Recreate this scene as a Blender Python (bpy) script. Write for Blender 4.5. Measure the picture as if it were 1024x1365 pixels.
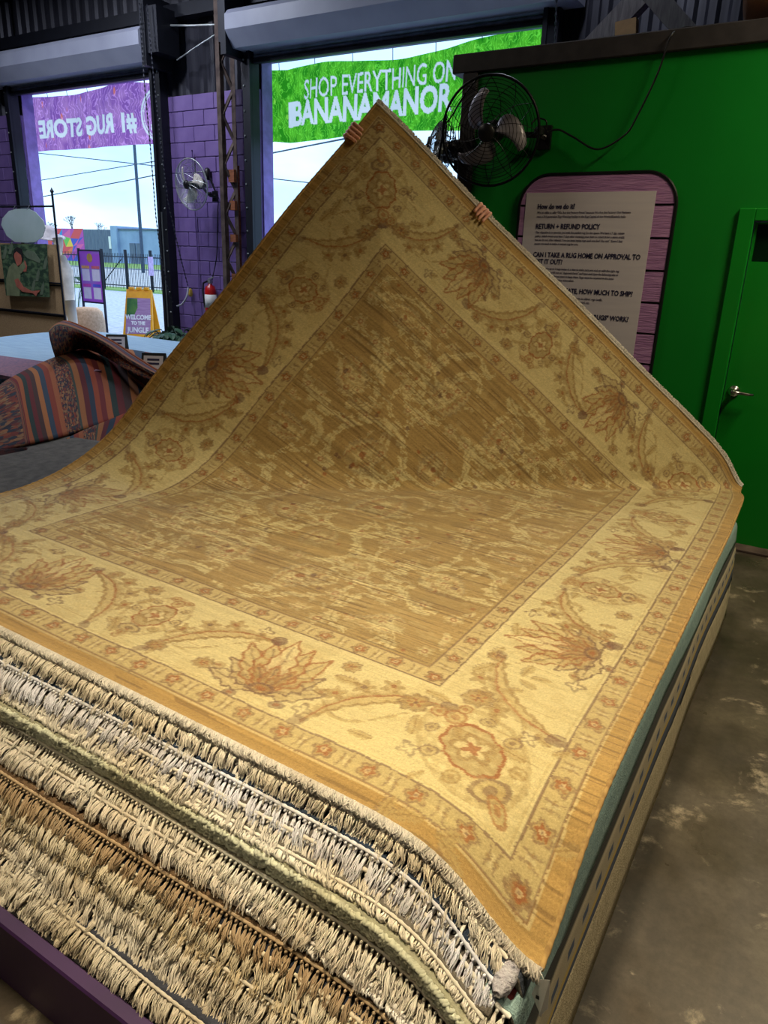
import bpy, math, random
import numpy as np
from mathutils import Vector, Matrix
random.seed(7); RNG = np.random.default_rng(7)
for o in list(bpy.data.objects): bpy.data.objects.remove(o)
SC = bpy.context.scene; COL = SC.collection
pi = math.pi

# ------------------------------------------------------------------ camera
YAW, PITCH, ROLL, FPX, H = math.radians(30.954), math.radians(18.872), math.radians(2.078), 973.18, 1.70
cF = np.array([-math.sin(YAW)*math.cos(PITCH), math.cos(YAW)*math.cos(PITCH), -math.sin(PITCH)])
r0 = np.array([math.cos(YAW), math.sin(YAW), 0.0]); u0 = np.cross(r0, cF)
cR = r0*math.cos(ROLL)+u0*math.sin(ROLL); cU = -r0*math.sin(ROLL)+u0*math.cos(ROLL)
CAM = np.array([0, 0, H])
cam_d = bpy.data.cameras.new('camera'); cam = bpy.data.objects.new('camera', cam_d); COL.objects.link(cam)
cam_d.sensor_fit = 'VERTICAL'; cam_d.sensor_height = 36; cam_d.lens = FPX/1365*36; cam_d.clip_end = 600
cam.matrix_world = Matrix(((cR[0], cU[0], -cF[0], 0), (cR[1], cU[1], -cF[1], 0), (cR[2], cU[2], -cF[2], H), (0, 0, 0, 1)))
SC.camera = cam
def ray(x, y): return cF+(x-512)/FPX*cR-(y-682.5)/FPX*cU
def aty(x, y, Y): d = ray(x, y); return CAM+d*Y/d[1]
def atz(x, y, z): d = ray(x, y); return CAM+d*(z-H)/d[2]

# ------------------------------------------------------------------ view, world, lights
vs = SC.view_settings; vs.view_transform = 'Standard'; vs.look = 'None'; vs.gamma = 1; vs.use_curve_mapping = False
vs.exposure = 0.0
def lin(c):
    c = np.array(c, float)/255; return tuple(np.where(c <= .04045, c/12.92, ((c+.055)/1.055)**2.4))
wd = bpy.data.worlds.new('sky'); SC.world = wd; wd.use_nodes = True
nt = wd.node_tree; nt.nodes.clear()
o = nt.nodes.new('ShaderNodeOutputWorld'); b = nt.nodes.new('ShaderNodeBackground'); nt.links.new(b.outputs[0], o.inputs[0])
tc = nt.nodes.new('ShaderNodeTexCoord'); mp = nt.nodes.new('ShaderNodeMapping'); mp.inputs['Scale'].default_value = (1, 1, 3)
nz = nt.nodes.new('ShaderNodeTexNoise'); nz.inputs['Scale'].default_value = 2.2; nz.inputs['Detail'].default_value = 6
cr = nt.nodes.new('ShaderNodeValToRGB')
cr.color_ramp.elements[0].position = .38; cr.color_ramp.elements[0].color = lin((150, 192, 236))+(1,)
cr.color_ramp.elements[1].position = .62; cr.color_ramp.elements[1].color = lin((196, 222, 242))+(1,)
nt.links.new(tc.outputs['Generated'], mp.inputs[0]); nt.links.new(mp.outputs[0], nz.inputs[0])
nt.links.new(nz.outputs[0], cr.inputs[0]); nt.links.new(cr.outputs[0], b.inputs[0]); b.inputs[1].default_value = 2.2
def light(name, kind, loc, power, col, size=None, rot=(0, 0, 0), spread=180):
    d = bpy.data.lights.new(name, kind); d.energy = power; d.color = col
    if kind == 'AREA': d.shape = 'RECTANGLE'; d.size, d.size_y = size; d.spread = math.radians(spread)
    if kind == 'SUN': d.angle = math.radians(6)
    ob = bpy.data.objects.new(name, d); ob.location = loc; ob.rotation_euler = rot; COL.objects.link(ob); return ob
light('sun', 'SUN', (-20, 40, 40), 2.2, (1, .96, .9), rot=(math.radians(-30), math.radians(-28), 0))
LAMPS = [(1.05, 4.0, 4.4, 98, 150), (-.75, 1.15, 4.7, 37, 72), (-1.3, -1.2, 4.7, 17, 72), (-8.2, 6.2, 5.6, 120, 180), (-10.9, 5.6, 5.6, 95, 180), (-2.6, 6.7, 5.6, 45, 180), (-5.6, 2.6, 5.8, 42, 150), (2.5, 1.4, 4.6, 26, 92)]  # cool, kilim and right-hand entries are unseen fill lamps added for brightness
for k, (x, y, z, p, sp) in enumerate(LAMPS):
    light('lamp_or_fill_light', 'AREA', (x, y, z-.02), p, (1, .84, .56) if k < 3 else ((1, .84, .62) if k == 7 else (1, .92, .80) if k == 6 else (.80, .86, 1)), (.28, 1.0), spread=sp)

# ------------------------------------------------------------------ mesh helpers
class MB:
    def __init__(s): s.v = []; s.f = []; s.mi = []
    def add(s, vs_, fs, mi=0):
        n = len(s.v); s.v += [tuple(map(float, p)) for p in vs_]; s.f += [tuple(i+n for i in f) for f in fs]; s.mi += [mi]*len(fs); return s
    def box(s, a, b, mi=0, bev=0):
        x0, y0, z0 = a; x1, y1, z1 = b
        if bev:
            q = [(x0+bev, y0), (x1-bev, y0), (x1, y0+bev), (x1, y1-bev), (x1-bev, y1), (x0+bev, y1), (x0, y1-bev), (x0, y0+bev)]
            c = ((x0+x1)/2, (y0+y1)/2)
            ins = [(x+(bev if x < c[0] else -bev)*.7, y+(bev if y < c[1] else -bev)*.7) for x, y in q]
            vs_ = [(x, y, z0) for x, y in ins]+[(x, y, z0+bev) for x, y in q]+[(x, y, z1-bev) for x, y in q]+[(x, y, z1) for x, y in ins]
            fs = [tuple(range(7, -1, -1)), tuple(range(24, 32))]
            for l in range(3):
                for i in range(8): fs.append((l*8+i, l*8+(i+1) % 8, l*8+8+(i+1) % 8, l*8+8+i))
            return s.add(vs_, fs, mi)
        return s.add([(x0, y0, z0), (x1, y0, z0), (x1, y1, z0), (x0, y1, z0), (x0, y0, z1), (x1, y0, z1), (x1, y1, z1), (x0, y1, z1)],
                     [(3, 2, 1, 0), (4, 5, 6, 7), (0, 1, 5, 4), (1, 2, 6, 5), (2, 3, 7, 6), (3, 0, 4, 7)], mi)
    def tube(s, pts, r, n=6, cap=True, mi=0, closed=False):
        P = [np.array(p, float) for p in pts]; m = len(P); R = r if hasattr(r, '__len__') else [r]*m
        up = None; rings = []
        for i in range(m):
            t = (P[(i+1) % m]-P[i-1]) if closed else P[min(i+1, m-1)]-P[max(i-1, 0)]
            t = t/(np.linalg.norm(t)+1e-12)
            if up is None:
                a = np.array([0, 0, 1.]) if abs(t[2]) < .9 else np.array([1., 0, 0]); up = np.cross(np.cross(t, a), t)
            up = up-t*(up@t); up /= np.linalg.norm(up)+1e-12; sd = np.cross(t, up)
            rings.append([P[i]+R[i]*(math.cos(2*pi*k/n)*up+math.sin(2*pi*k/n)*sd) for k in range(n)])
        vs_ = [p for q in rings for p in q]; fs = []
        for i in range(m if closed else m-1):
            j = (i+1) % m
            for k in range(n): fs.append((i*n+k, j*n+k, j*n+(k+1) % n, i*n+(k+1) % n)[::-1])
        if cap and not closed: fs += [tuple(range(n)), tuple((m-1)*n+k for k in range(n))[::-1]]
        return s.add(vs_, fs, mi)
    def bar(s, a, b, w, h, up=(0, 0, 1), mi=0):
        a = np.array(a, float); b = np.array(b, float); t = b-a; t /= np.linalg.norm(t); up = np.array(up, float)
        sd = np.cross(t, up); sd /= np.linalg.norm(sd); up = np.cross(sd, t)
        q = [sd*w/2+up*h/2, sd*w/2-up*h/2, -sd*w/2-up*h/2, -sd*w/2+up*h/2]
        return s.add([a+x for x in q]+[b+x for x in q], [(0, 1, 2, 3), (7, 6, 5, 4), (1, 0, 4, 5), (2, 1, 5, 6), (3, 2, 6, 7), (0, 3, 7, 4)], mi)
    def lathe(s, prof, c=(0, 0, 0), axis=(0, 0, 1), n=20, mi=0):
        ax = np.array(axis, float); ax /= np.linalg.norm(ax); a = np.array([1., 0, 0]) if abs(ax[0]) < .9 else np.array([0, 1., 0])
        e1 = np.cross(ax, a); e1 /= np.linalg.norm(e1); e2 = np.cross(ax, e1); c = np.array(c, float)
        vs_ = [c+ax*z+r*(math.cos(2*pi*k/n)*e1+math.sin(2*pi*k/n)*e2) for r, z in prof for k in range(n)]
        fs = [(i*n+k, i*n+(k+1) % n, (i+1)*n+(k+1) % n, (i+1)*n+k) for i in range(len(prof)-1) for k in range(n)]
        fs += [tuple(range(n))[::-1], tuple((len(prof)-1)*n+k for k in range(n))]
        return s.add(vs_, fs, mi)
    def prism(s, poly, vec, mi=0):
        n = len(poly); vec = np.array(vec, float); vs_ = [np.array(p, float) for p in poly]; vs_ += [p+vec for p in vs_]
        return s.add(vs_, [tuple(range(n))[::-1], tuple(range(n, 2*n))]+[(i, (i+1) % n, n+(i+1) % n, n+i) for i in range(n)], mi)
    def grid(s, P, mi=0, thick=None):
        P = np.asarray(P, float); a, b_ = P.shape[:2]
        fs = [(i*b_+j, i*b_+j+1, (i+1)*b_+j+1, (i+1)*b_+j) for i in range(a-1) for j in range(b_-1)]
        if thick is None: return s.add(P.reshape(-1, 3), fs, mi)
        off = np.array(thick, float); N = a*b_
        vs_ = np.concatenate([P.reshape(-1, 3), P.reshape(-1, 3)+off])
        fs = fs+[tuple(i+N for i in f[::-1]) for f in fs]
        rim = [(0, j) for j in range(b_)]+[(i, b_-1) for i in range(1, a)]+[(a-1, j) for j in range(b_-2, -1, -1)]+[(i, 0) for i in range(a-2, 0, -1)]
        rim = [i*b_+j for i, j in rim]
        fs += [(rim[k], rim[(k+1) % len(rim)], rim[(k+1) % len(rim)]+N, rim[k]+N)[::-1] for k in range(len(rim))]
        return s.add(vs_, fs, mi)
    def build(s, name, mats, parent=None, smooth=False, shared=None):
        off = world_loc(parent)
        me = bpy.data.meshes.new(name)
        V = np.array(s.v, float).reshape(-1, 3)-off
        me.from_pydata(V.tolist(), [], s.f); 
        return finish(me, name, mats, parent, smooth, s.mi)
def finish(me, name, mats, parent=None, smooth=False, mi=None):
    for m in (mats if isinstance(mats, (list, tuple)) else [mats]): me.materials.append(m)
    if mi is not None and any(mi): me.polygons.foreach_set('material_index', mi)
    if smooth: me.polygons.foreach_set('use_smooth', [True]*len(me.polygons))
    me.update(); ob = bpy.data.objects.new(name, me); COL.objects.link(ob)
    if parent: ob.parent = parent
    return ob
def world_loc(p):
    l = np.zeros(3)
    while p is not None: l = l+np.array(p.location); p = p.parent
    return l
def npmesh(name, V, F, mats, parent=None, smooth=True):
    me = bpy.data.meshes.new(name); V = np.asarray(V, np.float32)-world_loc(parent).astype(np.float32); F = np.asarray(F, np.int32)
    k = F.shape[1]
    me.vertices.add(len(V)); me.vertices.foreach_set('co', V.ravel())
    me.loops.add(F.size); me.loops.foreach_set('vertex_index', F.ravel())
    me.polygons.add(len(F)); me.polygons.foreach_set('loop_start', np.arange(0, F.size, k, dtype=np.int32))
    me.update(calc_edges=True)
    return finish(me, name, mats, parent, smooth)
def gridfaces(a, b):
    i, j = np.meshgrid(np.arange(a-1), np.arange(b-1), indexing='ij'); q = (i*b+j).ravel()
    return np.stack([q, q+1, q+b+1, q+b], 1)
def thing(name, label, cat, loc=(0, 0, 0), group=None):
    e = bpy.data.objects.new(name, None); e.empty_display_size = .1; e.location = tuple(map(float, loc)); COL.objects.link(e)
    return tag(e, label, cat, group)
def tag(o, label=None, cat=None, group=None, kind=None):
    if label: o['label'] = label
    if cat: o['category'] = cat
    if group: o['group'] = group
    if kind: o['kind'] = kind
    return o
def struct(o, label=None): return tag(o, label, None, None, 'structure')
def strand_mesh(Cn, Rr, n=3):
    """Cn (N,K,3) centre lines, Rr (N,K) radii -> verts, quads"""
    N, K, _ = Cn.shape
    T = np.gradient(Cn, axis=1); T /= np.linalg.norm(T, axis=2, keepdims=True)+1e-9
    A = np.tile(np.array([1., .13, .07]), (N, K, 1)); S = np.cross(T, A); S /= np.linalg.norm(S, axis=2, keepdims=True)+1e-9
    U = np.cross(S, T)
    ang = 2*pi*np.arange(n)/n
    V = Cn[:, :, None, :]+Rr[:, :, None, None]*(np.cos(ang)[None, None, :, None]*S[:, :, None, :]+np.sin(ang)[None, None, :, None]*U[:, :, None, :])
    base = (np.arange(N)*K*n)[:, None, None]; k = np.arange(K-1)[None, :, None]*n; a = np.arange(n)[None, None, :]; a2 = (a+1) % n
    F = np.stack([base+k+a, base+k+a2, base+k+n+a2, base+k+n+a], -1).reshape(-1, 4)
    return V.reshape(-1, 3), F
TEXTQ = []
def text(name, body, size, org, right, up, mat, parent, bold=0.0, xs=1.0, ext=.0012, align='LEFT', label=None, shear=0.0):
    TEXTQ.append((name, body, size, org, right, up, mat, parent, bold, xs, ext, align, label, shear))

# ------------------------------------------------------------------ materials
def pm(name, col, rough=.6, metal=0.0, col2=None, scale=8., bump=0.0, bscale=None, detail=5., stretch=(1, 1, 1), spec=.5, sheen=0., coord='Object', lo=.35, hi=.65, transl=0.0, emit=None):
    m = bpy.data.materials.new(name); m.use_nodes = True; nt = m.node_tree; p = nt.nodes['Principled BSDF']
    p.inputs['Base Color'].default_value = lin(col)+(1,); p.inputs['Roughness'].default_value = rough; p.inputs['Metallic'].default_value = metal
    p.inputs['Specular IOR Level'].default_value = spec
    if sheen: p.inputs['Sheen Weight'].default_value = sheen; p.inputs['Sheen Roughness'].default_value = .4
    tc = nt.nodes.new('ShaderNodeTexCoord'); mp = nt.nodes.new('ShaderNodeMapping'); mp.inputs['Scale'].default_value = stretch
    nt.links.new(tc.outputs[coord], mp.inputs[0])
    if col2 is None: col2 = tuple(c*.86 for c in col)
    nz = nt.nodes.new('ShaderNodeTexNoise'); nz.inputs['Scale'].default_value = scale; nz.inputs['Detail'].default_value = detail
    nt.links.new(mp.outputs[0], nz.inputs[0])
    r = nt.nodes.new('ShaderNodeValToRGB'); r.color_ramp.elements[0].position = lo; r.color_ramp.elements[1].position = hi
    r.color_ramp.elements[0].color = lin(col)+(1,); r.color_ramp.elements[1].color = lin(col2)+(1,)
    nt.links.new(nz.outputs[0], r.inputs[0]); nt.links.new(r.outputs[0], p.inputs['Base Color'])
    if bump:
        n2 = nt.nodes.new('ShaderNodeTexNoise'); n2.inputs['Scale'].default_value = bscale or scale*3; n2.inputs['Detail'].default_value = 4
        nt.links.new(mp.outputs[0], n2.inputs[0]); bp = nt.nodes.new('ShaderNodeBump'); bp.inputs['Strength'].default_value = bump; bp.inputs['Distance'].default_value = .01
        nt.links.new(n2.outputs[0], bp.inputs['Height']); nt.links.new(bp.outputs[0], p.inputs['Normal'])
    if transl:
        t = nt.nodes.new('ShaderNodeBsdfTranslucent'); mx = nt.nodes.new('ShaderNodeMixShader'); mx.inputs[0].default_value = transl
        nt.links.new(r.outputs[0], t.inputs[0]); out = nt.nodes['Material Output']
        nt.links.new(p.outputs[0], mx.inputs[1]); nt.links.new(t.outputs[0], mx.inputs[2]); nt.links.new(mx.outputs[0], out.inputs[0])
    if emit: p.inputs['Emission Color'].default_value = lin(col)+(1,); p.inputs['Emission Strength'].default_value = emit
    return m
def nodes(m): return m.node_tree, m.node_tree.nodes['Principled BSDF']
def islandvar(m, amt=.35):
    """each loose strand slightly lighter or darker"""
    nt, p = nodes(m); src = p.inputs['Base Color'].links[0].from_socket
    g = nt.nodes.new('ShaderNodeNewGeometry'); mr = nt.nodes.new('ShaderNodeMapRange'); mr.inputs['To Min'].default_value = 1-amt; mr.inputs['To Max'].default_value = 1+amt*.4
    nt.links.new(g.outputs['Random Per Island'], mr.inputs[0])
    mx = nt.nodes.new('ShaderNodeMix'); mx.data_type = 'RGBA'; mx.blend_type = 'MULTIPLY'; mx.inputs[0].default_value = 1
    nt.links.new(src, mx.inputs[6]); nt.links.new(mr.outputs[0], mx.inputs[7]); nt.links.new(mx.outputs[2], p.inputs['Base Color']); return m
M = {}
M['purple'] = pm('purple_paint', (128, 104, 164), .5, col2=(112, 88, 150), scale=3, bump=.15, bscale=60)
M['mortar'] = pm('purple_mortar', (108, 84, 146), .8)
M['jamb'] = pm('lilac_jamb_paint', (150, 125, 205), .6)
M['cladding'] = pm('dark_steel_cladding', (62, 62, 72), .45, .3, col2=(40, 40, 50), scale=2.5, stretch=(6, 1, .6))
M['dark'] = pm('dark_steel', (30, 32, 42), .5, .4)
M['hood'] = pm('hood_grey_paint', (160, 164, 182), .45, col2=(146, 150, 170), scale=2)
M['slat'] = pm('slat_steel', (120, 124, 140), .4, .3)
M['rust'] = pm('rusty_steel', (104, 88, 80), .75, .3, col2=(70, 56, 52), scale=9, bump=.2)
M['shim'] = pm('orange_wood', (160, 96, 62), .8, col2=(130, 76, 48), scale=10, stretch=(1, 1, 6))
M['floor'] = pm('stained_concrete', (92, 84, 74), .5)
M['ceil'] = pm('ceiling_steel', (40, 40, 48), .6, .3)
M['green'] = pm('green_wall_paint', (2, 128, 34), .42, col2=(2, 122, 32), scale=2, bump=.04, bscale=120)
M['gdoor'] = pm('green_door_paint', (6, 132, 30), .38, col2=(6, 126, 30), scale=2)
M['trim'] = pm('charcoal_trim', (58, 54, 58), .6, col2=(44, 42, 46), scale=12)
M['chrome'] = pm('brushed_nickel', (196, 192, 186), .25, 1.)
M['black'] = pm('black_plastic', (16, 16, 20), .4)
M['wire'] = pm('black_wire', (22, 22, 28), .4, .5)
M['blade'] = pm('fan_blade_metal', (170, 164, 172), .4, .3)
M['white'] = pm('white_paint', (236, 234, 230), .6, col2=(226, 224, 220))
M['paper'] = pm('paper', (214, 206, 210), .7, col2=(206, 198, 204), scale=3, stretch=(1, 1, 10))
M['ink'] = pm('dark_ink', (38, 30, 70), .7)
M['plank'] = pm('lilac_plank', (186, 138, 186), .65, col2=(160, 112, 164), scale=5, stretch=(1, 1, 12), bump=.5, bscale=14)
M['wood'] = pm('grey_timber', (112, 108, 110), .8, col2=(82, 78, 82), scale=6, stretch=(8, 8, 1), bump=.3)
M['tanwood'] = pm('pale_timber', (190, 150, 104), .8)
M['brownroll'] = pm('brown_rug_back', (112, 78, 58), .9, bump=.4, bscale=200)
M['red'] = pm('extinguisher_red', (200, 24, 30), .3)
M['yellow'] = pm('yellow_plastic', (246, 176, 12), .45, col2=(236, 160, 6))
M['galv'] = pm('galvanised', (178, 184, 184), .4, .6)
M['rope'] = pm('pale_rope', (170, 172, 184), .8)
M['burlap'] = pm('burlap', (196, 164, 122), .9, col2=(176, 144, 104), scale=60, bump=.4, bscale=300)
M['acryl'] = pm('frosted_acrylic', (206, 216, 214), .35, col2=(190, 204, 200), scale=2, transl=.4)
M['iron'] = pm('black_iron', (34, 36, 48), .5, .5)
M['leafg'] = pm('leaf_green', (52, 116, 56), .5, col2=(96, 150, 60), scale=6, transl=.25)
M['leafd'] = pm('dark_leaf', (28, 60, 40), .5, col2=(50, 90, 60), scale=8)
M['cream'] = pm('cream_cloth', (236, 226, 214), .85, bump=.2)
M['orange'] = pm('orange_cloth', (222, 134, 66), .8)
M['mustard'] = pm('mustard_cloth', (206, 170, 70), .8)
M['hat'] = pm('white_straw', (232, 222, 226), .8, bump=.4, bscale=150)
M['pouf'] = pm('beige_wool', (214, 184, 158), .95, col2=(190, 158, 132), scale=30, bump=.6, bscale=90)
M['skyrug'] = pm('sky_sheen_wool', (172, 206, 232), .8, col2=(140, 180, 214), scale=3, stretch=(1, 7, 1), bump=.35, bscale=14, sheen=.6)  # sky reflection at a grazing view, put into the base colour as pale blue
M['greyrug'] = pm('grey_rug', (92, 92, 96), .95, col2=(66, 68, 74), scale=14, bump=.5, bscale=90)
M['skin'] = pm('skin', (226, 172, 150), .5, col2=(214, 152, 132), scale=30, bump=.1, bscale=200)
M['shirt'] = pm('dark_shirt', (40, 42, 52), .85)
M['jeans'] = pm('dark_jeans', (36, 44, 66), .85)
M['hair'] = pm('dark_hair', (34, 26, 22), .6)
M['gravel'] = pm('pale_gravel', (176, 184, 200), .9, col2=(138, 148, 170), scale=9, bump=.5, bscale=30, detail=8)
M['asphalt'] = pm('pale_asphalt', (168, 172, 180), .9, col2=(150, 156, 166), scale=.6)  # light grey asphalt
M['grass'] = pm('grass', (112, 150, 60), .9, col2=(82, 128, 52), scale=.7)
M['bldg'] = pm('blue_grey_block', (150, 170, 200), .8, col2=(132, 152, 184), scale=.4)
M['bldg2'] = pm('grey_ribbed_metal', (104, 114, 134), .7, col2=(88, 98, 120), scale=.7, stretch=(6, 1, 1))
M['pole'] = pm('weathered_pole', (66, 84, 104), .8)
M['bark'] = pm('grey_bark', (96, 104, 112), .9)

# floor: worn brown-grey polished concrete with pale scuffs
nt, p = nodes(M['floor'])
tc = nt.nodes.new('ShaderNodeTexCoord')
def noise(nt, src, scale, detail=6, rough=.55, dist=0.):
    n = nt.nodes.new('ShaderNodeTexNoise'); n.inputs['Scale'].default_value = scale; n.inputs['Detail'].default_value = detail
    n.inputs['Roughness'].default_value = rough; n.inputs['Distortion'].default_value = dist; nt.links.new(src, n.inputs[0]); return n.outputs[0]
def ramp(nt, src, stops):
    r = nt.nodes.new('ShaderNodeValToRGB'); e = r.color_ramp.elements
    while len(e) < len(stops): e.new(.5)
    for k, (po, c) in enumerate(stops): e[k].position = po; e[k].color = c if len(c) == 4 else lin(c)+(1,)
    nt.links.new(src, r.inputs[0]); return r.outputs[0]
def mixc(nt, f, a, b, mode='MIX'):
    m = nt.nodes.new('ShaderNodeMix'); m.data_type = 'RGBA'; m.blend_type = mode
    for s, v in ((m.inputs[0], f), (m.inputs[6], a), (m.inputs[7], b)):
        if isinstance(v, bpy.types.NodeSocket): nt.links.new(v, s)
        elif isinstance(v, (int, float)): s.default_value = v
        else: s.default_value = lin(v)+(1,)
    return m.outputs[2]
src = tc.outputs['Object']
base = ramp(nt, noise(nt, src, 1.6, 8, .6), [(.3, (46, 40, 34)), (.52, (74, 66, 57)), (.72, (100, 92, 80))])
sc = ramp(nt, noise(nt, src, 3.1, 9, .68, .6), [(.56, (0, 0, 0, 1)), (.62, (1, 1, 1, 1))])
fine = ramp(nt, noise(nt, src, 16, 8, .7), [(.45, (0, 0, 0, 1)), (.62, (1, 1, 1, 1))])
mul = nt.nodes.new('ShaderNodeMath'); mul.operation = 'MULTIPLY'; nt.links.new(sc, mul.inputs[0]); nt.links.new(fine, mul.inputs[1])
base = mixc(nt, 1.0, base, ramp(nt, noise(nt, src, 38, 8, .75), [(.32, (.72, .71, .70, 1)), (.68, (1.22, 1.21, 1.18, 1))]), 'MULTIPLY')
c2 = mixc(nt, mul.outputs[0], base, (150, 138, 118))
c3 = mixc(nt, ramp(nt, noise(nt, src, 5.5, 6, .6), [(.58, (0, 0, 0, 1)), (.75, (.7, .7, .7, 1))]), c2, (46, 38, 32))
nt.links.new(c3, p.inputs['Base Color'])
nt.links.new(ramp(nt, noise(nt, src, 4, 5), [(.3, (.26, .26, .26, 1)), (.7, (.55, .55, .55, 1))]), p.inputs['Roughness'])

# ================================================================== THE ROOM
YB, YG = 8.5, 5.09                       # inner face of the street wall, face of the green partition
fl = MB().box((-16.2, -5, -.2), (5.2, 8.75, 0)).build('floor', M['floor']); struct(fl)
ce = MB().box((-16.2, -5, 6.3), (5.2, 8.75, 6.45)).build('ceiling', M['ceil']); struct(ce)
struct(MB().box((-16.4, -5, 0), (-16.2, 8.75, 6.3)).build('wall_left', M['cladding']))
struct(MB().box((5.2, -5, 0), (5.4, 8.75, 6.3)).build('wall_right', M['cladding']))
struct(MB().box((-16.4, -5.2, 0), (5.4, -5, 6.3)).build('wall_front', M['cladding']))
# street wall: masonry piers below, steel cladding above
OP = [(-12.55, -9.12), (-7.3, -3.25)]; ZB = 19*.203
wb = bpy.data.objects.new('wall_back', None); COL.objects.link(wb); struct(wb)
core = MB()
for x0, x1 in ((-16.2, OP[0][0]), (OP[0][1], OP[1][0]), (OP[1][1], 5.2)):
    core.box((x0, YB+.02, 0), (x1, YB+.25, ZB-.02))
core.build('masonry_core', M['mortar'], wb)
jb = MB()
for x in (OP[0][0], OP[1][0]): jb.box((x, YB+.06, 0), (x+.02, YB+.27, 4.5))
for x in (OP[0][1], OP[1][1]): jb.box((x-.02, YB+.06, 0), (x, YB+.27, 4.5))
for x0, x1 in OP: jb.box((x0, YB+.1, 4.18), (x1, YB+.27, 4.3))
jb.build('opening_lining', M['jamb'], wb)
fullm = {}
def block(x0, x1, z0):
    w = round(x1-x0, 3)
    if w < .05: return
    if w not in fullm:
        b_ = MB().box((0, 0, 0), (w-.008, .03, .195), bev=.006).build('block', M['purple'], wb); fullm[w] = b_.data
    else:
        b_ = bpy.data.objects.new('block', fullm[w]); COL.objects.link(b_); b_.parent = wb
    b_.location = (x0+.004, YB-.008+random.uniform(-.003, .003), z0+.004)
for x0, x1 in ((-14.2, OP[0][0]), (OP[0][1], OP[1][0])):
    for k in range(19):
        x = x0-(0 if k % 2 else .203)
        while x < x1:
            block(max(x, x0), min(x+.406, x1), k*.203); x += .406
# corrugated sheets
def corrug(x0, x1, z0, z1, y):
    xs = np.arange(x0, x1, .035); pr = np.array([0, .0, .035, .035, .035, 0])
    g = np.array([[(x, y-pr[i % 6], z) for i, x in enumerate(xs)] for z in (z0, z1)])
    return g
m = MB()
m.grid(corrug(-16.2, OP[0][0], ZB, 6.3, YB+.1)); m.grid(corrug(OP[0][0], OP[0][1], 4.55, 6.3, YB+.1)); m.grid(corrug(OP[0][1], OP[1][0], ZB, 6.3, YB+.1))
m.grid(corrug(OP[1][0], OP[1][1], 4.55, 6.3, YB+.1)); m.grid(corrug(OP[1][1], 5.2, ZB, 6.3, YB+.1))
m.build('steel_cladding', M['cladding'], wb)
m = MB()
for x0, x1, z0 in ((-16.2, OP[0][0], ZB), (OP[0][0], OP[0][1], 4.3), (OP[0][1], OP[1][0], ZB), (OP[1][0], OP[1][1], 4.3), (OP[1][1], 5.2, ZB)): m.box((x0, YB+.12, z0), (x1, YB+.25, 6.3))
m.build('outer_skin', M['cladding'], wb)
for z in (4.78, 5.5):
    MB().box((-16.2, YB-.12, z), (5.2, YB+.04, z+.16)).build('girt', M['dark'], wb)
struct(wb)
# roll-up doors
def rollup(name, x0, x1, hx0, hx1, label):
    d = bpy.data.objects.new(name, None); d.location = ((x0+x1)/2, YB, 0); COL.objects.link(d); struct(d, label)
    prof = [(8.46, 4.64), (8.06, 4.64), (8.0, 4.58), (8.0, 4.41), (8.14, 4.235), (8.46, 4.235)]
    MB().prism([(hx0, y, z) for y, z in prof], (hx1-hx0, 0, 0)).build('hood', M['hood'], d)
    for k in range(4):
        zc = 4.15+k*.062
        pts = [(8.40-.018*math.sin(pi*t/6), zc+.06*t/6) for t in range(7)]
        poly = [(x0, y, z) for y, z in pts]+[(x0, y+.012, z) for y, z in pts[::-1]]
        MB().prism(poly, (x1-x0, 0, 0)).build('slat', M['slat'], d)
    MB().box((x0, 8.36, 4.10), (x1, 8.43, 4.148), bev=.006).build('bottom_bar', M['dark'], d)
    for x, s in ((x0, -1), (x1, 1)):
        g = MB(); a, b_ = sorted((x-s*.03, x+s*.13)); g.box((a, 8.34, 0), (b_, 8.49, 4.3)); g.box((min(x-s*.03, x+s*.02), 8.30, 0), (max(x-s*.03, x+s*.02), 8.345, 4.3))
        gd = g.build('guide', M['dark'], d)
        mb = MB()
        for k in range(14):
            xx = x+s*.1; mb.lathe([(.012, 0), (.012, .012), (.006, .018)], (xx, 8.34, .25+k*.3), (0, -1, 0), 6)
        mb.build('bolts', M['galv'], gd)
    return d
d2 = rollup('door_2', OP[0][0], OP[0][1], -14.4, -8.98, 'roll-up door with grey hood, raised above the opening with the purple banner')
d3 = rollup('door_3', OP[1][0], OP[1][1], -7.4, -2.9, 'roll-up door with grey hood, raised above the opening with the green banner')
for d, x in ((d2, -8.96), (d3, -7.5)):
    g = MB().box((x, 8.02, 4.15), (x+.09, 8.5, 5.0)); g.box((x-.06 if d is d3 else x+.09, 8.05, 4.3), (x if d is d3 else x+.3, 8.44, 4.85)); g.build('end_bracket', M['dark'], d)
MB().bar((OP[0][1]+.005, 8.335, 0), (OP[0][1]+.005, 8.335, 2.3), .05, .02, (0, 1, 0)).build('guide_edge', M['galv'], d2)
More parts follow.
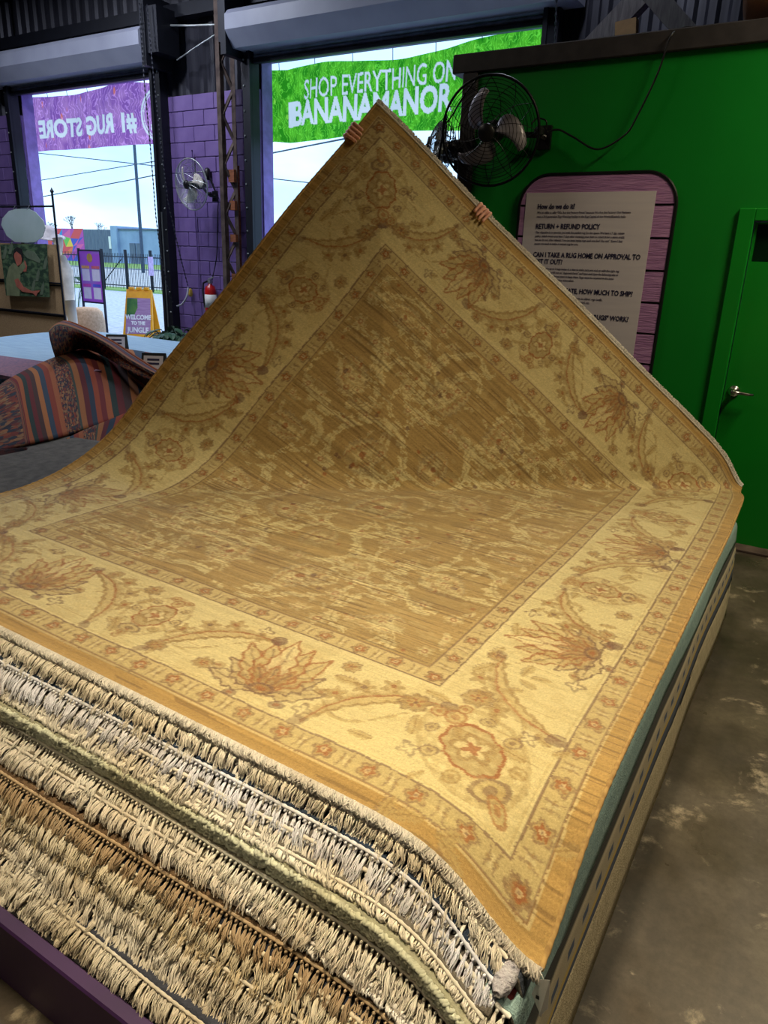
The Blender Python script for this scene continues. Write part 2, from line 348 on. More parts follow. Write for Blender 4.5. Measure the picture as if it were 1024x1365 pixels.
# timber strip beside the guide
# green partition with charcoal edging
wp = bpy.data.objects.new('wall_partition', None); wp.location = (0, YG, 0); COL.objects.link(wp); struct(wp, 'bright green partition wall edged in charcoal trim')
DX0, DX1 = -.52-.08, .32                    # door opening
m = MB(); m.box((-2.46, YG, .0), (-.665, YG+.16, 2.95)); m.box((.39, YG, 0), (4.2, YG+.16, 2.95)); m.box((-.665, YG, 2.07), (.39, YG+.16, 2.95))
m.build('panel', M['green'], wp)
MB().box((-2.62, YG-.03, 2.93), (4.2, YG+.2, 3.045), bev=.006).build('top_trim', M['trim'], wp)
MB().box((-2.54, YG-.025, 0), (-2.43, YG+.19, 2.93), bev=.006).build('edge_trim', M['trim'], wp)
m = MB(); m.box((-2.43, YG-.012, 0), (-.68, YG, .07)); m.box((.41, YG-.012, 0), (4.2, YG, .07)); sk = m.build('baseboard_partition', M['trim']); struct(sk)
struct(MB().box((-.68, YG-.10, 0.0), (.41, YG+.1, .018), bev=.004).build('trim_threshold', M['rust']))
# green door
dr = bpy.data.objects.new('door_1', None); dr.location = (-.14, YG, 0); COL.objects.link(dr); struct(dr, 'green door with lever handle and small dark window')
m = MB(); m.box((-.665, YG-.022, 0), (-.575, YG+.1, 2.075), bev=.004); m.box((.30, YG-.022, 0), (.39, YG+.1, 2.075), bev=.004); m.box((-.575, YG-.022, 2.005), (.30, YG+.1, 2.075), bev=.004)
m.build('frame', M['gdoor'], dr)
m = MB(); m.box((-.57, YG+.018, .01), (.295, YG+.062, 1.78)); m.box((-.57, YG+.018, 1.78), (-.555, YG+.062, 2.0)); m.box((.22, YG+.018, 1.78), (.295, YG+.062, 2.0)); m.box((-.555, YG+.018, 1.99), (.22, YG+.062, 2.0))
leaf = m.build('leaf', M['gdoor'], dr)
MB().box((-.555, YG+.034, 1.78), (.22, YG+.042, 1.99)).build('window_pane', pm('dark_glass', (10, 40, 20), .15), leaf)
h = MB().lathe([(.036, 0), (.036, .006), (.03, .012), (.016, .016), (.014, .055), (.012, .06)], (-.515, YG+.018, 1.005), (0, -1, 0), 24).build('rose', M['chrome'], dr, True)
MB().tube([(-.515, YG-.035, 1.005), (-.47, YG-.037, 1.003), (-.42, YG-.036, 1.0), (-.395, YG-.033, 1.0)], [.012, .0105, .009, .007], 10).build('lever', M['chrome'], dr, True)
tag(dr.children[-1], 'chrome lever'); tag(h, 'round chrome rose')
# policy board: lilac planks in a black rounded surround
bc = (-1.53, 1.5)
pb = thing('policy_board', 'lilac plank board with rounded black edge and white store policy sheet', 'sign', (bc[0], YG, .7))
BX0, BX1, BZ1, BZ0, BR = -2.05, -1.03, 2.285, .75, .2
def rr(x, dz=0):   # top height of the rounded outline at x
    e = min(x-BX0, BX1-x); return BZ1-(BR-math.sqrt(max(BR*BR-(BR-e)**2, 0)) if e < BR else 0)
prev = BZ1
zs = [2.285, 2.09, 1.895, 1.70, 1.505, 1.31, 1.115, .92, .75]
for k in range(8):
    zt, zb_ = zs[k], zs[k+1]+.014
    xs = np.linspace(BX0+.004, BX1-.004, 41)
    top = [(x, min(zt, rr(x))) for x in xs]; top = [t for t in top if t[1] > zb_+.002]
    poly = [(top[0][0], YG-.022, zb_)]+[(x, YG-.022, z) for x, z in top]+[(top[-1][0], YG-.022, zb_)]
    MB().prism(poly[::-1], (0, .02, 0)).build('plank', M['plank'], pb)
# dark backing and black outline
out = [(x, rr(x)) for x in np.concatenate([BX0+BR*(1-np.cos(np.linspace(0, pi/2, 12))), BX1-BR*(1-np.cos(np.linspace(pi/2, 0, 12)))])]
poly = [(BX0, BZ0)]+out+[(BX1, BZ0)]
MB().prism([(x, YG-.006, z) for x, z in poly][::-1], (0, .006, 0)).build('backing', M['black'], pb)
MB().tube([(x, YG-.014, z) for x, z in poly], .013, 6, closed=True).build('border', M['black'], pb)
sheet = MB().box((-2.005, YG-.0245, .86), (-1.155, YG-.0225, 2.176)).build('paper_sheet', M['paper'], pb)
tag(sheet, 'white printed policy sheet')
R_ = np.array([1., 0, 0]); U_ = np.array([0, 0, 1.])
M['fineink'] = pm('fine_print_ink', (104, 96, 120), .7)
def L(txt, z, size, bold=0., x=-1.915, xs=1.0): text('lettering', txt, size, (x, YG-.0258, z), R_, U_, M['ink'] if size > .03 else M['fineink'], sheet, bold, xs, .0004)
Z = 2.076
rows = [('H', 'How do we do it?', 2.076), ('b', 'We are able to offer "We Are the Factory Prices" because We Are the Factory! Our Partners', 2.047), ('b', 'own a 3rd generation Rug Weaving Facility in the Rug Capital of the World-Bhadohi, India.', 2.022),
        ('H', 'RETURN + REFUND POLICY', 1.952), ('b', 'Our objective is to provide you with the perfect rug for the space. We have a 7 day return', 1.923), ('b', 'policy, which means you have 7 days after receiving your item to return it for a store credit', 1.899), ('b', 'but we do not offer refunds. You can keep trying rugs until you find "the one". Even if that', 1.875), ('b', 'means we need to make a custom rug for you.', 1.851),
        ('H', 'CAN I TAKE A RUG HOME ON APPROVAL TO', 1.772), ('H', 'TEST IT OUT?', 1.728), ('b', 'YES. You can take up to 3 rugs home at a time to make sure you end up with the right rug', 1.692), ('b', 'for the space. You just fill out an "Approval Form" and have until 6pm the following day to', 1.668), ('b', 'return the rug(s) if you do not want to keep them. Rugs must be returned in the same', 1.644), ('b', 'condition they were in when they were taken.', 1.62),
        ('H', "I LIVE OUT OF STATE, HOW MUCH TO SHIP?", 1.545), ('b', 'We ship out of state by FREE. We also does not mean we deliver rugs locally,', 1.508), ('b', 'but we have great resources for you to have them delivered, etc.', 1.484), ('b', 'Just ask us.', 1.46),
        ('H', 'HOW DO "MADE TO ORDER RUGS" WORK?', 1.385), ('b', 'Pick a rug from the website or any sample from the Made to Order', 1.348), ('b', 'section and select & customize any you would like. For most rugs, Made to', 1.322), ('b', 'Order is the same as what you pay for a rug in the store. With FREE', 1.296), ('b', 'shipping there is a 10 per sq ft surcharge. If you order the rug on', 1.270), ('b', 'a round shape there is a 35% surcharge.', 1.244),
        ('b', 'Once it is ready, it will arrive to Banana Manor in 3-4', 1.19), ('b', 'months, or be shipped directly to you from India.', 1.164), ('H', 'WHAT RUGS ARE IN THE', 1.09), ('b', 'Each rug is of its own type. It shows', 1.0), ('b', 'the exact size and we direct you to', .975), ('b', 'rugs in the gallery and', .95), ('b', 'also in those', .925)]
for kind, s_, z in rows:
    if kind == 'H': L(s_, z, .044, .0011, x=-1.918, xs=.80)
    else: L(s_, z, .0195, .0001, xs=.83)
# roof bracing above the partition and the rolled rug lying on it
def pt(x, y, Y): return aty(x, y, Y)
tr = thing('roof_brace', 'crossed grey timber braces seen above the green partition', 'brace', (-2.2, 7.2, 3.0))
MB().bar(pt(885, -35, 7.2), pt(780, 75, 7.2), .17, .12, (0, 1, 0)).build('strut', M['wood'], tr)
MB().bar(pt(860, -20, 7.05), pt(935, 66, 7.05), .15, .12, (0, 1, 0)).build('strut', M['wood'], tr)
MB().bar(pt(835, 62, 7.0), pt(836, 28, 7.0), .17, .09, (0, 1, 0)).build('shim_block', M['tanwood'], tr)
MB().bar(pt(770, 90, 7.3), pt(960, 70, 7.3), .15, .15, (0, 1, 0)).build('sill_beam', M['wood'], tr)
a = (-.62, YG+.12, 3.045+.17)
m = MB(); pts = [(-.86+.02*k if k < 3 else -.8+(k-2)*.24, YG+.2, 3.045+.19) for k in range(14)]
m.tube(pts, [.10, .17, .185]+[.19+.004*math.sin(k*2) for k in range(11)], 20)
rr_ = m.build('rolled_rug', M['brownroll'], None, True); tag(rr_, 'brown rolled rug lying on top of the green partition', 'rug')
# lattice column against the street wall
lc = thing('lattice_column', 'rusty steel lattice column with timber packing beside the purple block wall', 'column', tuple(aty(300, 420, 8.25)*np.array([1, 1, 0])))
xa, xb = aty(296, 250, 8.22)[0], aty(316, 250, 8.38)[0]
def ang(x, y, z0, z1, s, name, mat):
    m = MB(); m.box((x-.035, y-.006, z0), (x+.035, y, z1)); m.box((x+s*.035-.006, y-.0, z0), (x+s*.035, y+.07, z1)); return m.build(name, mat, lc)
ang(xa, 8.22, 0, 6.3, 1, 'chord', M['rust']); ang(xb, 8.36, 0, 6.3, -1, 'chord', M['rust'])
for k in range(20):
    z = .1+k*.31; a_, b_ = (xa+.02, 8.25), (xb-.02, 8.38)
    p0, p1 = ((*a_, z), (*b_, z+.31)) if k % 2 else ((*b_, z), (*a_, z+.31))
    MB().bar(p0, p1, .045, .02, (0, 1, 0)).build('diagonal', M['rust'], lc)
for z0, h_ in ((.9, .1), (1.35, .12), (1.9, .1), (2.32, .12), (2.68, .16)):
    MB().box((xa+.05, 8.30, z0), (xb+.02, 8.42, z0+h_)).build('packing_block', M['shim'], lc)
MB().box((xb-.05, 8.385, .2), (xb+.0, 8.44, 2.9)).build('packing_post', M['shim'], lc)
cp = tag(MB().tube([aty(216, 34, 8.3), aty(260, 34, 8.3), aty(308, 32, 8.3)], .014, 6).build('conduit_pipe', M['galv']), 'thin pale conduit running between the two roll-up door hoods', 'pipe')
cp = tag(MB().tube([aty(236, 80, 8.33), aty(262, 62, 8.33), aty(290, 44, 8.33)], .009, 6).build('stay_rod', M['galv']), 'thin slanting stay rod below the conduit', 'rod')
# ceiling lamps that light the shop, with added fill lamps among them
for k, (x, y, z, p_, sp_) in enumerate(LAMPS):
    lp = thing('ceiling_or_fill_lamp', ['long warm ceiling lamp near the green partition', 'long warm ceiling lamp above the gold rug', 'long warm ceiling lamp behind the viewer', 'added cool fill lamp in front of the purple block wall', 'added cool fill lamp in front of the purple-banner door', 'added cool fill lamp behind the green partition', 'added fill lamp above the striped kilim', 'added warm fill lamp over the bare floor at right'][k], 'lamp', (x, y, z), 'ceiling lamps')
    MB().prism([(x-.2, y-.65, z), (x+.2, y-.65, z), (x+.14, y-.65, z+.07), (x-.14, y-.65, z+.07)][::-1], (0, 1.3, 0)).build('housing', M['white'], lp)
    for s in (-.5, .5): MB().tube([(x, y+s, z+.07), (x, y+s, 6.3)], .006, 5).build('hanger', M['dark'], lp)

# ================================================================== THE GOLD RUG AND ITS PILE
XR, Y0, Z0, RW, RL = -.248, 1.045, .64, 2.694, 3.171
F_VA, F_VB, F_PHI, F_R0, F_R1, TILT = 3.09, .662, 1.253, .612, -.551, .065
XL = XR-RW
def droop(X, Y):
    a = np.maximum(0, XR-X); b = np.maximum(0, Y-Y0)
    return .15*np.exp(-(a/.17)**2-(b/.22)**2)+.02*np.exp(-(a/.25)**2)*np.exp(-(b/1.2)**2)
def rug_surf(u, v):
    L_ = math.hypot(RW, F_VA-F_VB); e = np.array([RW, F_VA-F_VB])/L_; n = np.array([-e[1], e[0]])
    t = u*e[0]+(v-F_VB)*e[1]; s = u*n[0]+(v-F_VB)*n[1]
    rho = np.maximum(F_R0+(F_R1-F_R0)*np.clip(t/L_, -.3, 1.3), .07)
    a = np.clip(s/rho, 0, F_PHI); s1 = rho*F_PHI
    S = np.where(s < 0, s, rho*np.sin(a)+np.where(s > s1, (s-s1)*math.cos(F_PHI), 0))
    Zz = np.where(s < 0, 0, rho*(1-np.cos(a))+np.where(s > s1, (s-s1)*math.sin(F_PHI), 0))
    uu = t*e[0]+S*n[0]; vv = t*e[1]+S*n[1]+F_VB
    X = XL+uu; Y = Y0+vv
    cd = np.exp(-(((u-RW)/.16)**2+((v-RL)/.16)**2))           # the turned-up corner is pushed outwards
    far_ = np.clip((v-2.3)/.9, 0, 1)*np.clip((u-RW+.6)/.6, 0, 1)
    X = X-.022*far_-.035*cd; Y = Y-.01*cd
    lift = np.clip((v-F_VB)/1.5, 0, 1)
    wav = .006*np.sin(u*5.1+v*2.3)+.005*np.sin(v*6.7-u*3.1)   # faint undulation of the lifted part
    flap = np.clip(s/.5, 0, 1)
    Z_ = Z0+Zz+TILT*(1-np.clip(uu/RW, -.2, 1.2))-droop(X, Y)-.012*np.exp(-((v-0)/.05)**2)-.03*cd
    return np.stack([X+wav*flap, Y+wav*flap*.8, Z_+.003*np.sin(u*9)*np.sin(v*7)*(1-flap)], -1)
# knot grid: finer near the viewer
ug = np.unique(np.concatenate([np.arange(0, 1.75, .0046), np.arange(1.75, RW, .0034), [RW]]))
vg = np.unique(np.concatenate([np.arange(0, .75, .0030), np.arange(.75, RL, .0048), [RL]]))
nu, nv = len(ug), len(vg); UU, VV = np.meshgrid(ug, vg)
def vnoise(U, V, fu, fv, seed):
    g = np.random.default_rng(seed).random((int(RL*fv)+4, int(RW*fu)+4))
    x = U*fu; y = V*fv; i = np.floor(x).astype(int); j = np.floor(y).astype(int); fx = x-i; fy = y-j
    fx = fx*fx*(3-2*fx); fy = fy*fy*(3-2*fy); i = np.clip(i, 0, g.shape[1]-2); j = np.clip(j, 0, g.shape[0]-2)
    return (g[j, i]*(1-fx)+g[j, i+1]*fx)*(1-fy)+(g[j+1, i]*(1-fx)+g[j+1, i+1]*fx)*fy
jit = RNG.normal(0, .0011, UU.shape)
PU = UU+(vnoise(UU, VV, 40, 40, 1)-.5)*.007+jit; PV = VV+(vnoise(UU, VV, 40, 40, 2)-.5)*.007+RNG.normal(0, .0009, UU.shape)
cl = lambda *c: np.array(lin(c))
CREAM, FIELD, BAND, GUARD = cl(204, 184, 134), cl(164, 134, 84), cl(172, 136, 80), cl(186, 162, 112)
RUST, MAUVE, TAN, DTAN, PALE = cl(150, 88, 48), cl(112, 80, 66), cl(174, 146, 94), cl(150, 118, 72), cl(212, 192, 144)
CC = np.empty(UU.shape+(3,)); CC[:] = CREAM
SU, SV = UU+(PU-UU)*.35, VV+(PV-VV)*.35; du = np.minimum(SU, RW-SU); dv = np.minimum(SV, RL-SV); dd = np.minimum(du, dv)
B0, B1, B2, B3 = .052, .117, .472, .538
def put(mask, col, k=.9): CC[mask] = CC[mask]*(1-k)+col*k
put(dd < B1, GUARD, 1); put(dd < B0, BAND, 1); put((dd > B2) & (dd < B3), GUARD, 1); put(dd > B3, FIELD, 1)
# tonal clouds of the border ground
BRK = vnoise(UU, VV, 22, 110, 21)*.6+vnoise(UU, VV, 60, 160, 22)*.4
n1 = vnoise(UU, VV, 9, 14, 3); n2 = vnoise(UU, VV, 26, 60, 4)
put((dd > B1) & (dd < B2) & (n1*.6+n2*.4 > .60), TAN, .22)
def stamp(cx, cy, rot, s, fn, mir=1, reach=1.35):
    iu = np.searchsorted(ug, [cx-s*reach, cx+s*reach]); iv = np.searchsorted(vg, [cy-s*reach, cy+s*reach])
    if iu[1] <= iu[0] or iv[1] <= iv[0]: return
    w = (slice(iv[0], iv[1]), slice(iu[0], iu[1])); x = PU[w]-cx; y = PV[w]-cy; c, s_ = math.cos(rot), math.sin(rot)
    X = mir*(x*c+y*s_)/s; Y = (-x*s_+y*c)/s; sub = CC[w]
    br = np.clip(.45+1.05*BRK[w], .2, 1.)
    for mask, col, k in fn(X, Y):
        kk = (k*br[mask])[:, None]; sub[mask] = sub[mask]*(1-kk)+col*kk
def rosette(X, Y):
    r = np.hypot(X, Y); th = np.arctan2(Y, X); rim = .82+.18*np.cos(5*th)
    return [(r < rim, DTAN, .55), (abs(r-rim*.92) < .12, MAUVE, .45), (r < rim*.62, RUST, .85), (r < .26, PALE, .6), (r < .13, MAUVE, .7)]
def bracket(X, Y):
    return [((abs(abs(X)-.28-.25*Y*Y) < .10) & (abs(Y) < .85), MAUVE, .5), ((abs(X) < .55) & (abs(Y) < .14), DTAN, .6), ((abs(X) < .16) & (abs(Y) < .5), PALE, .5)]
def tri(x): return abs(((x+.5) % 1)-.5)*2
def palmette(X, Y):
    out = [(np.hypot(X/.85, (Y+.1)/.95) < .9, TAN, .22)]
    def petal(a, L_, w0, x0=0., y0=-.75, fill=TAN, fk=.5, line=RUST, lk=.75):
        dx, dy = math.sin(a), math.cos(a); t = ((X-x0)*dx+(Y-y0)*dy)/L_; pp = (X-x0)*dy-(Y-y0)*dx+.10*L_*np.sin(a)*np.clip(t, 0, 1)**2; tt = np.clip(t, .001, .999)
        w = w0*np.sin(pi*tt**.85)*(1-.25*tt)*(.82+.36*tri(tt*4.5)); inn = (t > 0) & (t < 1)
        return [(inn & (abs(pp) < w), fill, fk), (inn & (abs(abs(pp)-w) < .026), line, lk), (inn & (abs(pp) < .018) & (t > .2) & (t < .85), MAUVE, .5)]
    for a in (-1.45, 1.45, -1.0, 1.0): out += petal(a, 1.05, .24, fill=DTAN, fk=.35, line=MAUVE)
    for a in (-.62, .62, -.28, .28): out += petal(a, 1.42, .27)
    out += petal(0, 1.6, .26, fill=PALE, fk=.5)
    for a in (-.5, 0, .5): out += petal(a, .75, .15, fill=DTAN, fk=.6, line=RUST, lk=.6)
    d = np.hypot(X/.2, (Y+.72)/.15); out += [(d < 1, DTAN, .8), (abs(d-.9) < .2, MAUVE, .7), (d < .4, RUST, .8)]
    for x0, y0, c in ((-.4, -1.0, MAUVE), (.4, -1.02, MAUVE), (.9, -.45, DTAN), (-.92, -.4, DTAN)):
        d = np.hypot((X-x0)/.13, (Y-y0)/.10); out += [(d < 1, c, .65), (d < .4, RUST, .6)]
    return out
def serr(X, Y):
    r = np.hypot(X, Y*1.15); th = np.arctan2(Y, X); rim = .72+.28*tri(th*8/(2*pi)*1.0)
    return [(r < rim, DTAN, .75), (abs(r-rim) < .1, MAUVE, .35), (r < rim*.5, TAN, .8), ((r < .45) & (tri(th*5/(2*pi)) < .5), RUST, .7), (r < .14, MAUVE, .7)]
def tiny(X, Y):
    r = np.hypot(X, Y); th = np.arctan2(Y, X); rim = .7+.3*np.cos(4*th)
    return [(abs(r-rim) < .2, MAUVE, .6), (r < rim*.55, PALE, .5)]
def saz(X, Y):
    In = abs(X) < 1; sp = .42*(1-X*X)-.2; d = Y-sp; th = .17*(1-X*X)*(1+.3*tri(X*5))
    out = [(In & (d > -th*.9) & (d < th*.35), TAN, .6), (In & (abs(d) < .020), RUST, .75), (In & (abs(d+th*.9) < .03), DTAN, .8), (In & (d > .02) & (d < .10+.06*tri(X*6)), DTAN, .4)]
    for k, x0 in enumerate((-.45, -.05, .35)):
        y0 = .42*(1-x0*x0)-.2+.23; r = np.hypot((X-x0)/.17, (Y-y0)/.16); a_ = np.arctan2(Y-y0, X-x0)
        rim = .85+.25*np.cos(5*a_+k); out += [(r < rim, DTAN, .7), ((r < rim*.6), TAN, .7), (r < .28, RUST if k % 2 == 0 else MAUVE, .75)]
    r = np.hypot((X-.98)/.12, (Y+.16)/.14); out += [(r < 1, MAUVE, .75)]
    r = np.hypot((X+1.02)/.13, (Y+.18)/.08); out += [(r < 1, MAUVE, .5)]
    return out
def cornerflower(X, Y):
    th = np.arctan2(Y, X); halo = np.hypot(X/.95, Y/1.2)
    o = np.hypot(X/.50, Y/.62)+.10*tri(th*10/(2*pi)); r = np.hypot(X, Y); n_ = np.sin(X*23)*np.sin(Y*19+2)
    out = [((halo < .95) & (n_ > -.3), TAN, .38), (abs(halo-.9) < .05, DTAN, .3), (o < 1, DTAN, .5), (abs(o-1) < .055, RUST, .9), (r < .27+.07*np.cos(5*th), PALE, .6), (abs(r-.27-.07*np.cos(5*th)) < .05, DTAN, .8), (r < .13+.04*np.cos(4*th), RUST, .85)]
    for x0, y0, rx, ry, c in ((0, .82, .20, .2, RUST), (-.24, 1.0, .14, .12, RUST), (.24, 1.0, .14, .12, RUST), (0, -.82, .34, .2, MAUVE), (0, -1.12, .13, .24, RUST), (.72, .05, .16, .13, MAUVE), (-.72, .05, .16, .13, MAUVE), (.5, .6, .13, .12, MAUVE), (-.5, .6, .13, .12, MAUVE), (.55, -.55, .15, .13, DTAN), (-.55, -.55, .15, .13, DTAN)):
        q = np.hypot((X-x0)/rx, (Y-y0)/ry); out += [(q < 1, TAN, .6), (abs(q-.92) < .15, c, .6), (q < .4, c, .6)]
    return out
# guard-stripe rosettes
def along(n_len, step): k = max(1, int(round(n_len/step))); return [(i+.5)*n_len/k for i in range(k)]
for lo, step, rs in (((B0+B1)/2, .122, .030), ((B2+B3)/2, .118, .029)):
    for (c0, c1, horiz) in ((lo, RW-lo, 1), (lo, RL-lo, 0)):
        n_ = int(round((c1-c0)/step)); h_ = (c1-c0)/n_
        for k in range(n_+1):
            q = c0+k*h_
            for side in (0, 1):
                w_ = lo if side == 0 else ((RL if horiz else RW)-lo)
                stamp(q if horiz else w_, w_ if horiz else q, k*.7, rs, rosette)
                if k < n_: stamp(q+h_/2 if horiz else w_, w_ if horiz else q+h_/2, 0 if horiz else pi/2, rs*.95, bracket)
# lines
for d0, w_, c, k in ((B0, .0030, MAUVE, .55), (B0-.006, .003, PALE, .5), (B1, .0030, MAUVE, .75), (B1+.012, .0025, TAN, .4), (B2, .0030, MAUVE, .75), (B2-.012, .005, PALE, .35), (B3, .0030, MAUVE, .6), (B3+.010, .003, TAN, .5)):
    put(abs(dd-d0) < w_, c, k)
# main border
mid = (B1+B2)/2
inb_ = (dd > B1+.01) & (dd < B2-.01)
for co_, off_, ok_ in ((PU, dv, dv < du), (PV, du, du <= dv)):     # a wandering stem through the border
    yy = mid+.085*np.sin(co_*2*pi/.565+.6)+.02*np.sin(co_*23); m_ = inb_ & ok_ & (abs(off_-yy) < .0035+.004*(n2 > .55)); put(m_ & (BRK > .38), TAN, .75); put(inb_ & ok_ & (abs(off_-yy-.006) < .0018) & (BRK > .45), MAUVE, .35)
def blot(X, Y):
    w = .42*np.sqrt(np.clip(1-X*X, 0, 1))*(.75+.5*tri(X*3.5)); d = abs(Y)/(w+.01); In = abs(X) < 1
    return [(In & (d < 1), TAN, .75), (In & (abs(d-1) < .16) & (Y > 0), MAUVE, .45), (In & (abs(Y) < .06), DTAN, .8)]
rb = np.random.default_rng(5)
for k in range(230):
    a_ = rb.uniform(0, 2*(RW+RL)); o_ = rb.uniform(B1+.04, B2-.04); sz = rb.uniform(.018, .042); ro = rb.uniform(0, pi)
    if a_ < RW: cx, cy = a_, o_
    elif a_ < 2*RW: cx, cy = a_-RW, RL-o_
    elif a_ < 2*RW+RL: cx, cy = o_, a_-2*RW
    else: cx, cy = RW-o_, a_-2*RW-RL
    stamp(cx, cy, ro, sz, blot)
def side(pos, off, rot, s, fn, which, mir=1):
    """pos along the side from its right/near end, off from the edge"""
    if which == 'front': stamp(RW-pos, off, rot, s, fn, mir)
    if which == 'far': stamp(RW-pos, RL-off, -rot, s, lambda X, Y: fn(X, -Y), mir)
    if which == 'right': stamp(RW-off, pos, rot+pi/2, s, lambda X, Y: fn(-X, Y), mir)
    if which == 'left': stamp(off, pos, rot+pi/2, s, lambda X, Y: fn(-X, -Y), mir)
for which, Ln in (('front', RW), ('far', RW), ('right', RL), ('left', RL)):
    seq = []; x = .87; kind = 0
    span = Ln-2*.87; n_ = max(2, int(round(span/.565))); h_ = span/n_
    for k in range(n_+1):
        q = .87+k*h_
        seq.append((q, 'P' if k % 2 == 0 else 'F'))
        if k < n_: seq.append((q+h_/2, 'S' if k % 2 == 0 else 'Z'))
    seq += [(.565, 'S'), (Ln-.565, 'Z')]
    for q, kd in seq:
        if kd == 'P':
            side(q, mid+.01, .25, .165, palmette, which); side(q+.17, B1+.07, 0, .034, serr, which); side(q-.16, B2-.06, .4, .032, serr, which); side(q-.17, B1+.06, .2, .026, tiny, which); side(q+.15, B2-.05, .2, .024, tiny, which)
        elif kd == 'F':
            side(q, mid, 0, .115, cornerflower, which); side(q+.13, B2-.06, 0, .036, serr, which); side(q-.14, B1+.06, 0, .034, serr, which)
        else: side(q, mid, (.75 if kd == 'S' else -.75), .19, saz, which, 1 if kd == 'S' else -1)
c_ = .292
for cx, cy, rot in ((RW-c_, c_, pi/4), (c_, c_, -pi/4), (RW-c_, RL-c_, 3*pi/4), (c_, RL-c_, -3*pi/4)):
    stamp(cx, cy, rot, .145, cornerflower, 1, 1.6)
    for s in (-1, 1):
        a_ = rot+pi/2; rx, ry = math.cos(rot), math.sin(rot); ux, uy = -math.sin(rot), math.cos(rot)
        stamp(cx+ux*.19+rx*s*.085, cy+uy*.19+ry*s*.085, rot, .048, serr)
        stamp(cx+ux*.02+rx*s*.15, cy+uy*.02+ry*s*.15, rot, .024, tiny)
# field: pale serrated scrolls, rosettes and lancet leaves, mirrored in four quarters
infield = dd > B3+.012
fu, fv = abs(PU-RW/2+(vnoise(UU, VV, 5, 5, 31)-.5)*.16), abs(PV-RL/2+(vnoise(UU, VV, 5, 5, 32)-.5)*.16)
nn = vnoise(UU, VV, 30, 55, 8); n3 = vnoise(UU, VV, 12, 22, 9)
def arc(cx, cy, r, a0, a1, wid=.013):
    th = np.arctan2(fv-cy, fu-cx); d = abs(np.hypot(fu-cx, fv-cy)-r); w_ = wid*(.45+1.3*nn)+.010*tri(th*11)*(nn > .45)
    lo = (th-a0) % (2*pi); put(infield & (d < w_) & (lo < (a1-a0)) & (BRK > .37), CREAM, .8); put(infield & (d < .0022) & (lo < (a1-a0)), DTAN, .6)
for A in ((.30, .30, .20, -1.2, 3.3), (.60, .55, .17, 1.2, 6.0), (.16, .80, .19, -2.2, 1.9), (.56, .92, .13, 0, 4.4), (0., .12, .27, .2, 1.6), (.70, .18, .15, 1.8, 5.4), (.38, .66, .12, -.5, 3.2), (0.05, .52, .14, -1.5, 1.4)): arc(*A)
def line(x0, y0, x1, y1, wid=.010):
    dx, dy = x1-x0, y1-y0; L2 = dx*dx+dy*dy; t = np.clip(((fu-x0)*dx+(fv-y0)*dy)/L2, 0, 1)
    d = np.hypot(fu-x0-t*dx+.02*np.sin(t*7), fv-y0-t*dy); put(infield & (d < wid*(.4+1.2*nn)) & (BRK > .38), CREAM, .7); put(infield & (d < .002), MAUVE, .4)
for A in ((.0, .1, .3, .5), (.3, .5, .6, .38), (.33, .1, .62, .02), (.16, .6, .44, .98), (.5, .3, .78, .42), (.02, .98, .3, 1.03), (.6, .72, .8, .68)): line(*A)
def fpalm(X, Y):
    t = np.clip(abs(Y), 0, .999); w = .7*np.sqrt(1-t*t)*(1-.3*Y)+.02; d = abs(X)/w+.22*tri(Y*4); In = abs(Y) < .98
    return [((d < 1.15) & In, CREAM, .55), ((abs(d-1.05) < .08) & In, MAUVE, .4), ((d < .7) & In, FIELD, .7), ((abs(d-.7) < .07) & In, RUST, .55), ((d < .35) & (abs(Y) < .5), CREAM, .7), (np.hypot(X, Y+.1) < .16, RUST, .85)]
def fros(X, Y):
    r = np.hypot(X, Y); th = np.arctan2(Y, X); rim = .8+.2*np.cos(6*th)
    return [(r < rim, CREAM, .65), (abs(r-rim*.8) < .1, DTAN, .5), (r < .35, RUST, .7), (r < .15, PALE, .7)]
def four(x, y, rot, s, fn):
    for sx in (-1, 1):
        for sy in (-1, 1):
            if (x == 0 and sx < 0) or (y == 0 and sy < 0): continue
            stamp(RW/2+sx*x, RL/2+sy*y, rot*sx*sy+(0 if sy > 0 else pi), s, fn)
for A in ((0, 0, 0, .16, fpalm), (.30, .30, .6, .105, fpalm), (.60, .55, -.9, .10, fpalm), (.16, .80, .3, .11, fpalm), (.57, .92, 1.1, .08, fpalm), (.69, .18, 1.4, .09, fpalm), (0, .47, 0, .09, fpalm),
          (.16, .16, 0, .035, fros), (.46, .16, 0, .04, fros), (.42, .45, 0, .035, fros), (.05, .66, 0, .04, fros), (.34, .83, 0, .04, fros), (.74, .76, 0, .038, fros), (.74, .40, 0, .035, fros), (.30, .98, 0, .034, fros), (.12, .34, 0, .03, fros), (.53, .72, 0, .03, fros), (.78, .02, 0, .03, fros), (.27, .6, 0, .032, fros), (.44, .02, 0, .04, fros), (.76, .98, 0, .03, fros)): four(*A)
rb = np.random.default_rng(9)
for k in range(16): arc(rb.uniform(.03, .78), rb.uniform(.03, 1.02), rb.uniform(.05, .11), rb.uniform(0, 6), 0, .007) if False else arc(*(lambda a0: (rb.uniform(.03, .78), rb.uniform(.03, 1.02), rb.uniform(.05, .12), a0, a0+rb.uniform(2.2, 4.2), .008))(rb.uniform(-3, 3)))
def fleaf(X, Y):
    w = .34*np.sqrt(np.clip(1-X*X, 0, 1))*(.7+.6*tri(X*3)); d = abs(Y-.25*X*X)/(w+.01); In = abs(X) < 1
    return [(In & (d < 1), CREAM, .7), (In & (abs(d-1) < .14), DTAN, .5), (np.hypot(X, Y) < .17, RUST, .7)]
